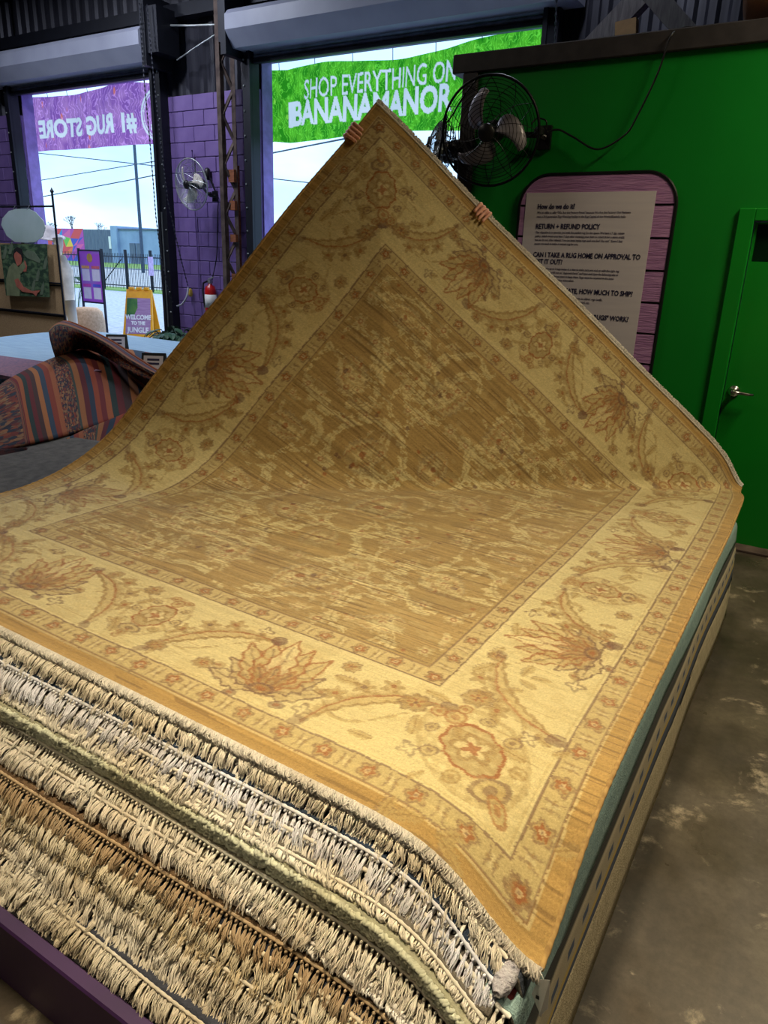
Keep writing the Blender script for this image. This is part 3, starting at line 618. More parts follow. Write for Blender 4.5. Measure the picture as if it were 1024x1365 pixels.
for k in range(46): four(rb.uniform(.02, .79), rb.uniform(.02, 1.03), rb.uniform(0, 3), rb.uniform(.018, .042), fleaf if k % 3 else fros)
for k in range(22): four(rb.uniform(.02, .79), rb.uniform(.02, 1.03), 0, rb.uniform(.007, .012), lambda X, Y: [(np.hypot(X, Y) < 1, RUST if k % 2 else MAUVE, .8)])
put(infield & (n3*.5+nn*.5 > .70), CREAM, .15); put(infield & (n3*.5+nn*.5 < .30), DTAN, .25)
# long abrash streaks along the weft and knot-to-knot variation
ab = vnoise(UU, VV, 2.2, 150, 11)*.6+vnoise(UU, VV, 5, 300, 12)*.4
amp = np.where(dd > B3, .68, np.where(dd < B0, .5, .22))
CC *= (1+amp*(ab-.52))[..., None]
st = vnoise(UU, VV, 4.5, 200, 14); put(((dd < B0) | infield) & (st > .80), cl(104, 76, 48), .55); put((dd > B1) & (dd < B2) & (st > .93), DTAN, .45)
CC *= (1+RNG.normal(0, .075, UU.shape))[..., None]
CC = np.clip(CC*np.array((.965, 1.0, .97)), .004, .95)
gr = thing('gold_rug', 'gold and cream floral bordered rug lifted at its far corner on the fringed pile', 'rug', (XL, Y0, Z0))
Vr = rug_surf(UU, VV)
gm = bpy.data.materials.new('gold_wool_pile'); gm.use_nodes = True; nt, p = nodes(gm)
at_ = nt.nodes.new('ShaderNodeVertexColor'); at_.layer_name = 'weave'
tcn = nt.nodes.new('ShaderNodeTexCoord')
fz = noise(nt, tcn.outputs['UV'], 420, 3, .7); bp = nt.nodes.new('ShaderNodeBump'); bp.inputs['Strength'].default_value = .55; bp.inputs['Distance'].default_value = .003
nt.links.new(fz, bp.inputs['Height']); nt.links.new(bp.outputs[0], p.inputs['Normal'])
mv = ramp(nt, noise(nt, tcn.outputs['UV'], 300, 3, .8), [(.3, (.80, .80, .80, 1)), (.7, (1.12, 1.12, 1.12, 1))])
nt.links.new(mixc(nt, 1.0, at_.outputs[0], mv, 'MULTIPLY'), p.inputs['Base Color'])
p.inputs['Roughness'].default_value = .82; p.inputs['Sheen Weight'].default_value = .7; p.inputs['Sheen Roughness'].default_value = .35; p.inputs['Specular IOR Level'].default_value = .25
pile = npmesh('pile', Vr.reshape(-1, 3), gridfaces(nv, nu), gm, gr)
ca = pile.data.color_attributes.new('weave', 'FLOAT_COLOR', 'POINT')
ca.data.foreach_set('color', np.concatenate([CC.reshape(-1, 3), np.ones((nu*nv, 1))], 1).astype(np.float32).ravel())
uvl = pile.data.uv_layers.new(name='UVMap'); li = np.empty(len(pile.data.loops), np.int32); pile.data.loops.foreach_get('vertex_index', li)
uvl.data.foreach_set('uv', np.stack([UU.ravel()[li], VV.ravel()[li]], 1).astype(np.float32).ravel())
# woven back, a little behind the pile
ub, vb = np.meshgrid(np.linspace(0, RW, 130), np.linspace(0, RL, 150)); Pb = rug_surf(ub, vb)
Nb = np.cross(np.gradient(Pb, axis=1), np.gradient(Pb, axis=0)); Nb /= np.linalg.norm(Nb, axis=2, keepdims=True)
M['rugback'] = pm('woven_back', (170, 146, 100), .95, col2=(150, 124, 82), scale=40, bump=.4, bscale=300)
npmesh('backing', (Pb-Nb*.011).reshape(-1, 3), gridfaces(150, 130)[:, ::-1], M['rugback'], gr)
M['fringe'] = islandvar(pm('cotton_fringe', (216, 210, 200), .9, col2=(198, 188, 174), scale=4), .35)
def edge_cord(us_, vs_, name, mat, r=.0065):
    P = rug_surf(us_, vs_); m_ = MB(); P2 = P.copy(); P2[:, 2] -= .004
    m_.tube(P2, [r*(1+.15*math.sin(k*2.4)) for k in range(len(P2))], 6); return m_.build(name, mat, gr, True)
t_ = np.linspace(0, 1, 260)
M['selv'] = pm('selvedge', (176, 142, 84), .9, col2=(140, 108, 62), scale=60)
edge_cord(t_*0, t_*RL, 'selvedge', M['selv']); edge_cord(t_*0+RW, t_*RL, 'selvedge', M['selv'])
# short curled cotton fringe on both ends of the gold rug
def curls(v_, sgn, name):
    n_ = 4600; u_ = np.sort(RNG.uniform(0, RW, n_)); P = rug_surf(u_, u_*0+v_); Q = rug_surf(u_, u_*0+v_-sgn*.02); out = (P-Q)/np.linalg.norm(P-Q, axis=1, keepdims=True)
    K = 7; a_ = np.linspace(0, 1, K)[None, :, None]; ph = RNG.uniform(0, 6.28, (n_, 1, 1))
    Cn = P[:, None, :]+out[:, None, :]*(.013*np.sin(a_*2.4))*RNG.uniform(.7, 1.5, (n_, 1, 1))
    Cn[:, :, 2] += (.002-.022*a_[:, :, 0]**1.3*RNG.uniform(.6, 1.4, (n_, 1))) if sgn < 0 else 0
    Cn[:, :, 0] += (.005*np.sin(a_*5+ph))[:, :, 0]
    Vf, Ff = strand_mesh(Cn, np.full((n_, K), .0021)); ob = npmesh(name, Vf, Ff, M['fringe'], gr); return tag(ob, kind='stuff')
tag(curls(0., -1, 'end_fringe'), 'short off-white cotton fringe'); curls(RL, 1, 'end_fringe')
edge_cord(t_*RW, t_*0, 'end_cord', M['fringe'], .0055); edge_cord(t_*RW, t_*0+RL, 'end_cord', M['fringe'], .006)

# ------------------------------------------------------------------ purple pallet and the pile of fringed rugs
M['pallet'] = pm('purple_pallet_paint', (60, 32, 78), .5, col2=(50, 26, 66), scale=4)
pl = thing('pallet_base', 'dark purple painted low platform under the fringed rug pile', 'platform', (-1.6, 2.4, 0))
MB().box((XL-.05, .70, .155), (-.33, 4.35, .195), bev=.006).build('deck', M['black'], pl)
MB().box((XL-.05, .665, 0), (-.30, .70, .205), bev=.006).build('front_board', M['pallet'], pl)
MB().box((-.335, .70, 0), (-.30, 4.35, .15), bev=.006).build('side_board', M['pallet'], pl)
MB().box((XL-.05, .70, 0), (XL-.015, 4.35, .15), bev=.006).build('side_board', M['pallet'], pl)
MB().box((XL-.05, 4.35, 0), (-.30, 4.385, .195), bev=.006).build('back_board', M['pallet'], pl)
# (body colour, fringe colour, thickness, kind, fringe length, phrase)
LAY = [((150, 140, 118), (206, 192, 166), .022, 'cut', .030, 'beige rug lying lowest in the fringed pile, on the purple platform'),
       ((60, 62, 74), (196, 182, 158), .020, 'cut', .034, 'rug with fine tan fringe, second from the bottom of the fringed pile'),
       ((128, 110, 92), (204, 190, 166), .022, 'net', .034, 'rug with knotted cream fringe, third from the bottom of the fringed pile'),
       ((120, 104, 88), (212, 200, 180), .024, 'cut', .046, 'rug with long matted off-white fringe, low in the fringed pile'),
       ((96, 92, 90), (202, 188, 164), .020, 'net', .034, 'rug with grey-tan knotted fringe above the one with long matted fringe'),
       ((140, 120, 96), (206, 186, 150), .022, 'net', .038, 'rug with warm sand fringe below the one showing a dark blue edge'),
       ((26, 34, 52), (206, 190, 160), .024, 'net', .036, 'rug showing a dark navy edge above its cream fringe'),
       ((118, 92, 66), (166, 140, 106), .022, 'net', .036, 'rug with brown-tan fringe, the brownest in the pile'),
       ((176, 164, 150), (220, 210, 196), .024, 'loop', .020, 'rug with short looped white fringe above the brown-tan one'),
       ((128, 116, 96), (206, 192, 170), .020, 'cut', .030, 'rug with thin beige fringe under the chunky sage loop rug'),
       ((168, 158, 136), (216, 204, 182), .022, 'net', .036, 'rug with neatly knotted cream fringe just under the sage loop rug'),
       ((172, 168, 140), (182, 178, 150), .034, 'pile', .0, 'sage green loop-pile rug without fringe in the middle of the stack'),
       ((120, 112, 100), (214, 202, 180), .020, 'loop', .022, 'rug with short tufted fringe just above the sage loop rug'),
       ((104, 96, 88), (210, 198, 178), .024, 'net', .040, 'rug with heavy knotted off-white tassels, fourth below the gold rug'),
       ((48, 62, 84), (214, 208, 206), .022, 'net', .040, 'rug with cool white tassels and slate blue edge, third below the gold rug'),
       ((150, 138, 122), (218, 206, 186), .022, 'net', .036, 'rug with knotted ivory fringe, second below the gold rug'),
       ((110, 98, 82), (212, 198, 174), .020, 'cut', .030, 'rug with ivory fringe lying directly under the gold rug')]
NL = len(LAY); tot = sum(l[2] for l in LAY); sc_ = (.622-.20)/tot
Yfar = 3.72
def lay_front(i, X, jf):
    fr = (i+.5)/NL
    return Y0+.008-(1-fr)*.335-(.018 if LAY[i][3] == 'pile' else 0)+jf[0]*np.sin(X*jf[1]+jf[2])+jf[3]-.02*np.exp(-((X-XR)/.15)**2)
def lay_z(z, X, Y):
    fr = np.clip((z-.2)/.43, 0, 1); q_ = z+fr*(TILT*(XR-X)/RW)-droop(X, Y)*fr**.8; return np.minimum(q_, Z0+TILT*(XR-X)/RW-droop(X, Y)-.026)
zacc = .20
BANDM = pm('grey_blue_banded_wool', (150, 142, 124), .95)
nt, p = nodes(BANDM); tcb = nt.nodes.new('ShaderNodeTexCoord'); sx = nt.nodes.new('ShaderNodeSeparateXYZ'); nt.links.new(tcb.outputs['UV'], sx.inputs[0])
gz = noise(nt, tcb.outputs['UV'], 260, 2, .7)
bands = ramp(nt, sx.outputs[0], [(0, (40, 42, 46)), (.14, (52, 50, 46)), (.16, (164, 152, 128)), (.52, (172, 160, 134)), (.54, (190, 162, 92)), (.62, (190, 162, 92)), (.64, (72, 82, 104)), (.98, (64, 72, 92))])
dash = nt.nodes.new('ShaderNodeMath'); dash.operation = 'SINE'; mu = nt.nodes.new('ShaderNodeMath'); mu.operation = 'MULTIPLY'; mu.inputs[1].default_value = 62; nt.links.new(sx.outputs[1], mu.inputs[0]); nt.links.new(mu.outputs[0], dash.inputs[0])
inb = ramp(nt, sx.outputs[0], [(.28, (0, 0, 0, 1)), (.30, (1, 1, 1, 1)), (.40, (1, 1, 1, 1)), (.42, (0, 0, 0, 1))])
ds = ramp(nt, dash.outputs[0], [(.10, (0, 0, 0, 1)), (.3, (1, 1, 1, 1))]); mm = nt.nodes.new('ShaderNodeMath'); mm.operation = 'MULTIPLY'; nt.links.new(inb, mm.inputs[0]); nt.links.new(ds, mm.inputs[1])
cb = mixc(nt, mm.outputs[0], bands, (70, 82, 106)); cb = mixc(nt, 1.0, cb, ramp(nt, gz, [(.3, (.65, .65, .65, 1)), (.7, (1.2, 1.2, 1.2, 1))]), 'MULTIPLY'); nt.links.new(cb, p.inputs['Base Color'])
TEAL = pm('pale_teal_wool', (150, 176, 172), .95, col2=(130, 158, 158), scale=60, bump=.5, bscale=200)
OLIVE = pm('olive_beige_wool', (196, 182, 150), .95, col2=(172, 158, 128), scale=50, bump=.5, bscale=200)
DGREEN = pm('dark_green_wool', (44, 56, 48), .95, scale=60, bump=.4, bscale=200)
SLATE = pm('slate_wool', (84, 92, 104), .95, col2=(64, 70, 84), scale=70, bump=.5, bscale=200)
DRAPE = {3: (-.232, .24, OLIVE), 9: (-.240, .19, BANDM), 13: (-.258, .115, TEAL), 15: (-.276, .055, SLATE), 16: (-.295, .03, DGREEN)}
XFAR = {3: 3.80, 9: 3.80, 13: 3.83, 15: 3.90, 16: 3.86}
rugmats = {}
for i, (bc_, fc, t0, kd, fl_, lab) in enumerate(LAY):
    t = t0*sc_; z1 = zacc+t; jf = (random.uniform(.003, .008), random.uniform(2, 5), random.uniform(0, 6), random.uniform(-.010, .010))
    bm_ = pm('wool_%s' % i, bc_, .95, scale=60, bump=.5, bscale=220)
    fm = islandvar(pm('fringe_%s' % i, tuple(min(255, c*k_+6) for c, k_ in zip(fc, (1.04, 1.07, 1.13))), .92, col2=fc, scale=5), .24)
    rg = thing('fringed_rug' if kd != 'pile' else 'loop_pile_rug', lab, 'rug', (XL, .9, zacc), 'rugs stacked under the gold rug')
    xe, fdr, dm = DRAPE.get(i, (-.275-random.uniform(0, .03), 0, None))
    xs = np.concatenate([np.linspace(XL, -1.2, 14), np.linspace(-1.1, xe-.03, 22)])
    ys = np.concatenate([[0, .01, .03, .07, .15, .3], np.linspace(.55, 1, 10)*1.0])
    yend = XFAR.get(i, Yfar-random.uniform(0, .05))
    O, I = [], []
    for k, f in enumerate(ys):
        Yf = lay_front(i, xs, jf); 
        Yk = Yf+(f if f <= .3 else 0) if f <= .3 else Yf+.3+(yend-Yf-.3)*(f-.3)/.7
        zo = lay_z(z1, xs, Yk); zi = lay_z(zacc, xs, Yk)
        po = [(x, y, z) for x, y, z in zip(xs, Yk, zo)]; pi_ = [(x, y, z) for x, y, z in zip(xs, Yk, zi)]
        ye = Yk[-1]; wob = .004*math.sin(ye*5+i)
        if fdr:
            ztop = zo[-1]; hang = min(fdr, ztop-.02)
            for a_ in (30, 60, 90): po.append((xe-.03+.03*math.sin(math.radians(a_))+wob, ye, ztop-.03*(1-math.cos(math.radians(a_)))))
            for q in (.33, .66, 1): po.append((xe+wob+.008*q, ye, ztop-.03-(hang-.03)*q if hang > .03 else ztop-.03-.004*q))
            tt = .012
            for a_ in (30, 60, 90): pi_.append((xe-.03+.018*math.sin(math.radians(a_))+wob, ye, ztop-.03-.018*(-math.cos(math.radians(a_)))-.0))
            for q in (.33, .66, 1): pi_.append((po[len(xs)+2+[.33, .66, 1].index(q)+1][0]-tt, ye, po[len(xs)+2+[.33, .66, 1].index(q)+1][2]))
        else:
            po.append((xe+wob, ye, (zo[-1]+zi[-1])/2+t*.25)); pi_.append((xe+wob, ye, (zo[-1]+zi[-1])/2-t*.25))
        O.append(po); I.append(pi_)
    O = np.array(O); I = np.array(I); a, b_ = O.shape[:2]; N_ = a*b_
    F = gridfaces(a, b_); Fo = F; Fi = F[:, ::-1]+N_
    cap = [np.array([(j, j+N_, j+1+N_, j+1) for j in range(b_-1)]), np.array([((a-1)*b_+j+1, (a-1)*b_+j+1+N_, (a-1)*b_+j+N_, (a-1)*b_+j) for j in range(b_-1)]),
           np.array([(k*b_+b_-1, k*b_+b_-1+N_, (k+1)*b_+b_-1+N_, (k+1)*b_+b_-1) for k in range(a-1)]), np.array([((k+1)*b_, (k+1)*b_+N_, k*b_+N_, k*b_) for k in range(a-1)])]
    FF = np.concatenate([Fo, Fi]+cap)
    body = npmesh('body', np.concatenate([O.reshape(-1, 3), I.reshape(-1, 3)]), FF, [bm_] + ([dm] if dm else []), rg, False)
    if dm:
        mi_ = np.zeros(len(FF), np.int32); nfo = len(Fo); cols = np.tile(np.arange(b_-1), a-1); mi_[:nfo][cols >= len(xs)-2] = 1
        k0 = len(Fo)+len(Fi)+2*(b_-1); mi_[k0:k0+a-1] = 1
        body.data.polygons.foreach_set('material_index', mi_)
        uv_ = body.data.uv_layers.new(name='UVMap'); li = np.empty(len(body.data.loops), np.int32); body.data.loops.foreach_get('vertex_index', li)
        seg = np.linalg.norm(np.diff(O[8], axis=0), axis=1); cum = np.concatenate([[0], np.cumsum(seg)]); prof = np.clip((cum-cum[len(xs)-1])/(cum[-1]-cum[len(xs)-1]), 0, 1)
        UVa = np.stack([np.tile(prof, a), O[:, :, 1].ravel()], 1); UVa = np.concatenate([UVa, UVa]); uv_.data.foreach_set('uv', UVa[li].astype(np.float32).ravel())
    # fringe
    pitch = .0132
    if kd in ('net', 'cut', 'loop'):
        nt_ = int((xe-.0-XL)/pitch); per = {'net': 8, 'cut': 8, 'loop': 6}[kd]; xc = XL+.01+np.arange(nt_)*(xe-XL-.02)/nt_
        x = np.repeat(xc, per); n_ = len(x); th_ = np.tile(np.arange(per), nt_)
        if kd != 'net': x = x+RNG.uniform(-.006, .006, n_)
        Yf = lay_front(i, x, jf); zc = lay_z(zacc+t*.55, x, Yf)
        K = 6; s = np.linspace(0, 1, K)[None, :]
        lean = np.repeat(RNG.normal(0, .006, nt_)+.006*np.sin(xc*7+i), per)[:, None]; ln = (.88*fl_*np.repeat(RNG.uniform(.75, 1.2, nt_), per)*RNG.uniform(.85, 1.12, n_))[:, None]
        spread = ((th_-(per-1)/2)/per)[:, None]*(.0125 if kd == 'net' else .006)
        X_ = x[:, None]+spread*np.minimum(1, s*2.2)+lean*s+RNG.normal(0, .0018, (n_, 1))*s*2+.0014*np.sin(s*9+RNG.uniform(0, 6, (n_, 1)))
        pud = np.repeat(RNG.uniform(.6, 1.5, nt_), per)[:, None]
        dy = -.004-.015*pud*np.sin(np.minimum(s*2.6, 2.2))-.74*ln*s**1.4+RNG.normal(0, .0022, (n_, 1))*s
        dz = -ln*(s**1.35)
        if kd == 'loop': dy = -.014*np.sin(s*pi)-.5*ln*s; dz = -ln*s+.006*np.sin(s*pi)
        if kd == 'net': dz = dz-.003*np.sin(s*pi)
        Cn = np.stack([X_, Yf[:, None]+dy, zc[:, None]+dz], -1)
        Cn[:, :, 2] = np.maximum(Cn[:, :, 2], .03)
        Rr = np.full((n_, K), .00165)*RNG.uniform(.8, 1.25, (n_, 1)); Rr[:, -1] *= .7
        if kd == 'loop': Rr *= 1.5
        Vf, Ff = strand_mesh(Cn, Rr)
        # woven end band with a row of knots
        kx = xc; Yk = lay_front(i, kx, jf); zk = lay_z(zacc+t*.62, kx, Yk)
        octa = np.array([(1, 0, 0), (-1, 0, 0), (0, 1, 0), (0, -1, 0), (0, 0, 1), (0, 0, -1)])*np.array([.0042, .006, .0046])
        Vk = (np.stack([kx, Yk-.009, zk], -1)[:, None, :]+octa[None]).reshape(-1, 3)
        of = np.array([(0, 2, 4, 4), (2, 1, 4, 4), (1, 3, 4, 4), (3, 0, 4, 4), (2, 0, 5, 5), (1, 2, 5, 5), (3, 1, 5, 5), (0, 3, 5, 5)])
        fr = npmesh('fringe', Vf, Ff, fm, rg); tag(fr, kind='stuff')
        if kd == 'net':
            tri_f = (np.arange(len(kx))[:, None, None]*6+of[None, :, :3]).reshape(-1, 3); tag(npmesh('knot_row', Vk, tri_f, fm, rg), kind='stuff')
        xb_ = np.linspace(XL+.005, xe-.012, 420); Yb_ = lay_front(i, xb_, jf); m_ = MB(); m_.tube(np.stack([xb_, Yb_-.002, lay_z(zacc+t*.74, xb_, Yb_)], -1), [t*.19*(1+.3*math.sin(k*2.2)) for k in range(len(xb_))], 6); m_.build('woven_end', fm, rg, True)
    else:   # chunky loop pile: rows of nubs on the cut edge
        n_ = 2600; V_, F_ = [], []
        x = RNG.uniform(XL+.01, xe-.01, n_); row = RNG.uniform(.1, .95, n_); Yf = lay_front(i, x, jf); z = lay_z(zacc+t*row, x, Yf)
        a_ = np.linspace(0, 1, 5)[None, :]; w_ = RNG.uniform(.004, .007, (n_, 1))
        Cn = np.stack([x[:, None]+(a_-.5)*w_*2.2, Yf[:, None]-.010*np.sin(a_*pi), z[:, None]+.003*np.sin(a_*pi)-(a_-.5)*.004], -1)
        Vf, Ff = strand_mesh(Cn, np.full((n_, 5), .0043), 5); tag(npmesh('loop_nubs', Vf, Ff, fm, rg), kind='stuff')
    zacc = z1
# fluffy end of a rolled grey shag and the dark red rug beside it at the near corner
shag = MB(); c0 = np.array([-.300, .982, .440])
shag.tube([c0+np.array([.0, .018*(k < 0)*-1+k*.03*(k > 0)+.0005*k, 0]) for k in range(-1, 3)], [.008, .019, .022, .02], 12)
sh = shag.build('rolled_shag_rug', pm('grey_shag', (196, 192, 196), .98, col2=(160, 156, 164), scale=90, bump=1., bscale=140), None, True); tag(sh, 'pale grey shaggy rug rolled thin under the near corner of the gold rug', 'rug')
rd = MB(); rd.tube([(-.288, .965+k*.03, .402) for k in range(10)], [.006]+[.015]*9, 10)
tag(rd.build('rolled_red_rug', pm('dark_red_wool', (84, 18, 16), .95, bump=.4, bscale=200), None, True), 'dark red rug edge rolled under the pale grey shaggy rug', 'rug')
# price tag hanging from the near corner of the gold rug
tg = thing('price_tag', 'folded white paper price tag hanging from the near corner of the gold rug', 'tag', (-.235, .965, .45))
ctr = rug_surf(np.array([RW]), np.array([0.]))[0]
T0 = ctr+np.array([.004, -.014, -.012])
MB().prism([T0+np.array(q) for q in ((0, 0, 0), (.020, -.004, .016), (.022, .002, -.062), (.010, -.004, -.085))], (.0006, .0008, 0)).build('card', M['white'], tg)
MB().prism([T0+np.array(q) for q in ((-.004, .004, -.012), (.009, .001, -.03), (.013, .0, -.088), (-.012, .006, -.052))], (.0006, .0008, 0)).build('card', M['white'], tg)
MB().box(T0+np.array((-.002, -.0016, -.048)), T0+np.array((.006, -.0008, -.040))).build('printed_bar', M['black'], tg)
MB().tube([ctr+np.array((-.004, .0, -.004)), T0+np.array((.004, 0, .012)), T0+np.array((.01, -.001, .002))], .0008, 4).build('string', M['white'], tg)

# ================================================================== FANS AND CORDS
def nrm(v): v = np.array(v, float); return v/np.linalg.norm(v)
def fan(label, c, axis, R, mount, wall_n, roll=0., blade=None, cagew=.0022, nblade=3, wiremat=None):
    c = np.array(c, float); ax = nrm(axis); e1 = nrm(np.cross(ax, (0, 0, 1))); e2 = np.cross(e1, ax); wm = wiremat or M['wire']; bl = blade or M['blade']
    f = thing('wall_fan', label, 'fan', mount, 'wall fans')
    P = lambda r, a, d: c+r*(math.cos(a)*e1+math.sin(a)*e2)+ax*d
    ring = lambda r, d: [P(r, 2*pi*k/48, d) for k in range(48)]
    MB().tube(ring(R, 0), .009, 6, closed=True).build('rim', wm, f, True)
    for nm, sg, dep in (('front_grille', 1, .09), ('rear_grille', -1, .10)):
        g = MB(); dz = lambda r: sg*dep*(1-(r/R)**2.2)
        for k in range(1, 15 if sg > 0 else 7):
            r = R*k/(15 if sg > 0 else 7)
            if r > .06: g.tube(ring(r, dz(r)), cagew, 3, closed=True)
        for k in range(12):
            a0 = 2*pi*k/12
            g.tube([P(.05+(R-.05)*t/8, a0+.55*(t/8)*sg, dz(.05+(R-.05)*t/8)) for t in range(9)], cagew*1.2, 3)
        g.build(nm, wm, f)
    MB().lathe([(.001, .105), (.05, .10), (.056, .09), (.056, .07)], c, ax, 24).build('badge', M['black'], f, True)
    MB().lathe([(.045, -.06), (.05, -.02), (.045, .03), (.02, .05)], c, ax, 20).build('hub', M['black'], f, True)
    for b_ in range(nblade):
        a0 = roll+2*pi*b_/nblade; G = []
        for i in range(9):
            t = i/8; r = .05+(R*.80-.05)*t; wd_ = .45+.80*math.sin(pi*min(1, t*.8+.12)); row = []
            sweep = .75*t*t
            for j in range(7):
                q = j/6-.5; aa = a0+sweep+q*wd_*(1.0-.35*t); row.append(P(r*(1-.10*(2*q)**2*t), aa, .012+q*.075*(1-.2*t)))
            G.append(row)
        MB().grid(G, thick=-ax*.003).build('blade', bl, f, True)
    MB().lathe([(.03, -.24), (.062, -.22), (.068, -.12), (.05, -.06)], c, ax, 18).build('motor', M['black'], f, True)
    back = c-ax*.17; mt = np.array(mount, float); wn = nrm(wall_n)
    elbow = mt+wn*.12
    MB().tube([back, (back+elbow)/2+np.array((0, 0, -.01)), elbow, mt+wn*.02], [.02, .018, .018, .02], 8).build('arm', M['black'], f, True)
    t1 = nrm(np.cross(wn, (0, 0, 1)))
    m_ = MB(); m_.bar(mt, mt+wn*.03, .09, .14); m_.lathe([(.03, 0), (.035, .03), (.02, .05)], elbow, (0, 0, 1), 10); m_.build('wall_plate', M['black'], f)
    return f
c = aty(653, 176, 4.86)
fan('large black fan with grey blades mounted on the green wall', c, nrm(CAM-c)*.9+np.array([-.22, -.10, -.05]), .322, aty(727, 184, YG), (0, -1, 0), roll=.62)
c2_ = aty(588, 196, 5.05)
fan('small fan seen side-on behind the large black fan at the partition end', c2_, (-.86, -.45, .12), .20, aty(614, 214, 5.2), (-1, 0, 0), roll=.9, blade=M['galv'])
c3_ = aty(255, 246, 8.05)
fan('fan with cream blades on the purple block wall', c3_, (-.08, -1, -.12), .33, aty(288, 262, 8.4), (0, -1, 0), roll=.3, blade=M['cream'], wiremat=M['galv'])
def cord(name, label, pts, r=.006, mat=None, cat='cord'):
    P = [np.array(p, float) for p in pts]; out = []
    for i in range(len(P)-1):
        p0, p1, p2, p3 = P[max(i-1, 0)], P[i], P[i+1], P[min(i+2, len(P)-1)]
        for t in np.arange(0, 1, .125): out.append(.5*(2*p1+(p2-p0)*t+(2*p0-5*p1+4*p2-p3)*t*t+(3*p1-p0-3*p2+p3)*t**3))
    out.append(P[-1]); return tag(MB().tube(out, r, 6).build(name, mat or M['black'], None, True), label, cat)
q = lambda x, y, d=.05: aty(x, y, YG-d)
cord('power_cord', 'black power cord running from the large fan up over the green wall', [q(730, 176, .08), q(745, 173, .06), q(765, 183), q(797, 199, .06), q(833, 180), q(850, 154), q(876, 100), q(890, 60), aty(897, 45, YG-.045), aty(912, 37, YG+.05), aty(925, 36, YG+.15)], .0062)
cord('looped_cord', 'short looped black cord at the large fan bracket', [q(708, 166, .12), q(716, 158, .10), q(728, 161, .09), q(728, 172, .08)], .005)
cord('power_cord', 'black cord hanging from the large fan across the street opening', [aty(640, 100, 4.98), aty(617, 130, 4.98), aty(600, 158, 4.98), aty(580, 180, 4.98), aty(566, 196, 4.98)], .006)
w8 = lambda x, y, d=.06: aty(x, y, YB-d)
cord('fan_cord', 'thin dark cord dropping from the fan down the purple wall', [w8(291, 268, .08), w8(290, 300), w8(289, 340), w8(283, 372), w8(281, 380)], .008)
cord('wall_cable', 'dark cable running down the middle of the purple block wall', [w8(256, 200), w8(258, 250), w8(261, 300), w8(264, 350), w8(266, 400)], .010, M['mortar'])
# lamp arm above the fan
ar = thing('bracket_arm', 'thin black bracket arm above the cream-bladed fan', 'bracket', aty(284, 262, 8.42))
MB().tube([w8(277, 232), w8(281, 240), w8(291, 265)], .012, 6).build('rod', M['black'], ar); MB().lathe([(.03, 0), (.045, .05), (.04, .14), (.02, .16)], w8(277, 240), (0, 0, 1), 10).build('clamp', M['black'], ar, True)
# door chain with hoist
def chain(pts, name, label):
    P = [np.array(p, float) for p in pts]; out = []
    for a, b_ in zip(P[:-1], P[1:]):
        n_ = max(2, int(np.linalg.norm(b_-a)/.028)); out += [a+(b_-a)*k/n_ for k in range(n_)]
    return tag(MB().tube(out, [.0045 if k % 2 else .014 for k in range(len(out))], 4).build(name, M['iron']), label, 'chain')
chain([aty(186, 4, 8.0), aty(192, 105, 8.0), aty(200, 190, 8.05), aty(208, 290, 8.1), aty(215, 345, 8.1), aty(226, 395, 8.15), aty(232, 406, 8.2)], 'hoist_chain', 'left of two hoist chains hanging at the purple-banner door')
chain([aty(196, 6, 8.0), aty(203, 85, 8.0), aty(213, 180, 8.05), aty(224, 270, 8.1), aty(240, 340, 8.2), aty(251, 383, 8.35)], 'hoist_chain', 'right of two hoist chains, tied back to the purple wall')
chain([aty(742, 0, 8.0), aty(741, 30, 8.0), aty(740, 62, 8.0)], 'hoist_chain', 'hoist chain hanging at the green-banner door above the partition')
cord('tied_rope', 'pale rope looped from a hook on the purple wall to the door guide', [aty(251, 383, 8.36), aty(249, 395, 8.3), aty(243, 405, 8.27), aty(236, 408, 8.25)], .014, M['rope'], 'rope')
hk = tag(MB().lathe([(.02, 0), (.035, .03), (.03, .09), (.012, .12)], aty(254, 390, 8.44)-np.array((0, 0, .06)), (0, 0, 1), 10).build('brass_hook', M['mustard'], None, True), 'small brass hook on the purple block wall', 'hook')
# fire extinguisher
ec = aty(281, 398, 8.38); ex = thing('fire_extinguisher', 'red fire extinguisher with white label hung on the purple wall', 'fire extinguisher', (ec[0], ec[1], ec[2]-.24))
E0 = np.array((ec[0], ec[1], ec[2]-.25))
MB().lathe([(.07, 0), (.085, .02), (.088, .1), (.088, .36), (.07, .42), (.03, .45), (.025, .48)], E0, (0, 0, 1), 20).build('cylinder', M['red'], ex, True)
MB().lathe([(.0895, .12), (.0895, .31)], E0, (0, 0, 1), 20).build('label_band', M['white'], ex, True)
m_ = MB(); m_.box(E0+np.array((-.03, -.03, .47)), E0+np.array((.03, .03, .52))); m_.bar(E0+np.array((-.02, 0, .53)), E0+np.array((.12, -.05, .56)), .03, .015); m_.build('valve', M['galv'], ex)
MB().tube([E0+np.array(q_) for q_ in ((-.02, -.03, .5), (-.09, -.05, .47), (-.115, -.04, .36), (-.11, -.03, .2), (-.10, -.03, .08))], .014, 6).build('hose', M['black'], ex, True)

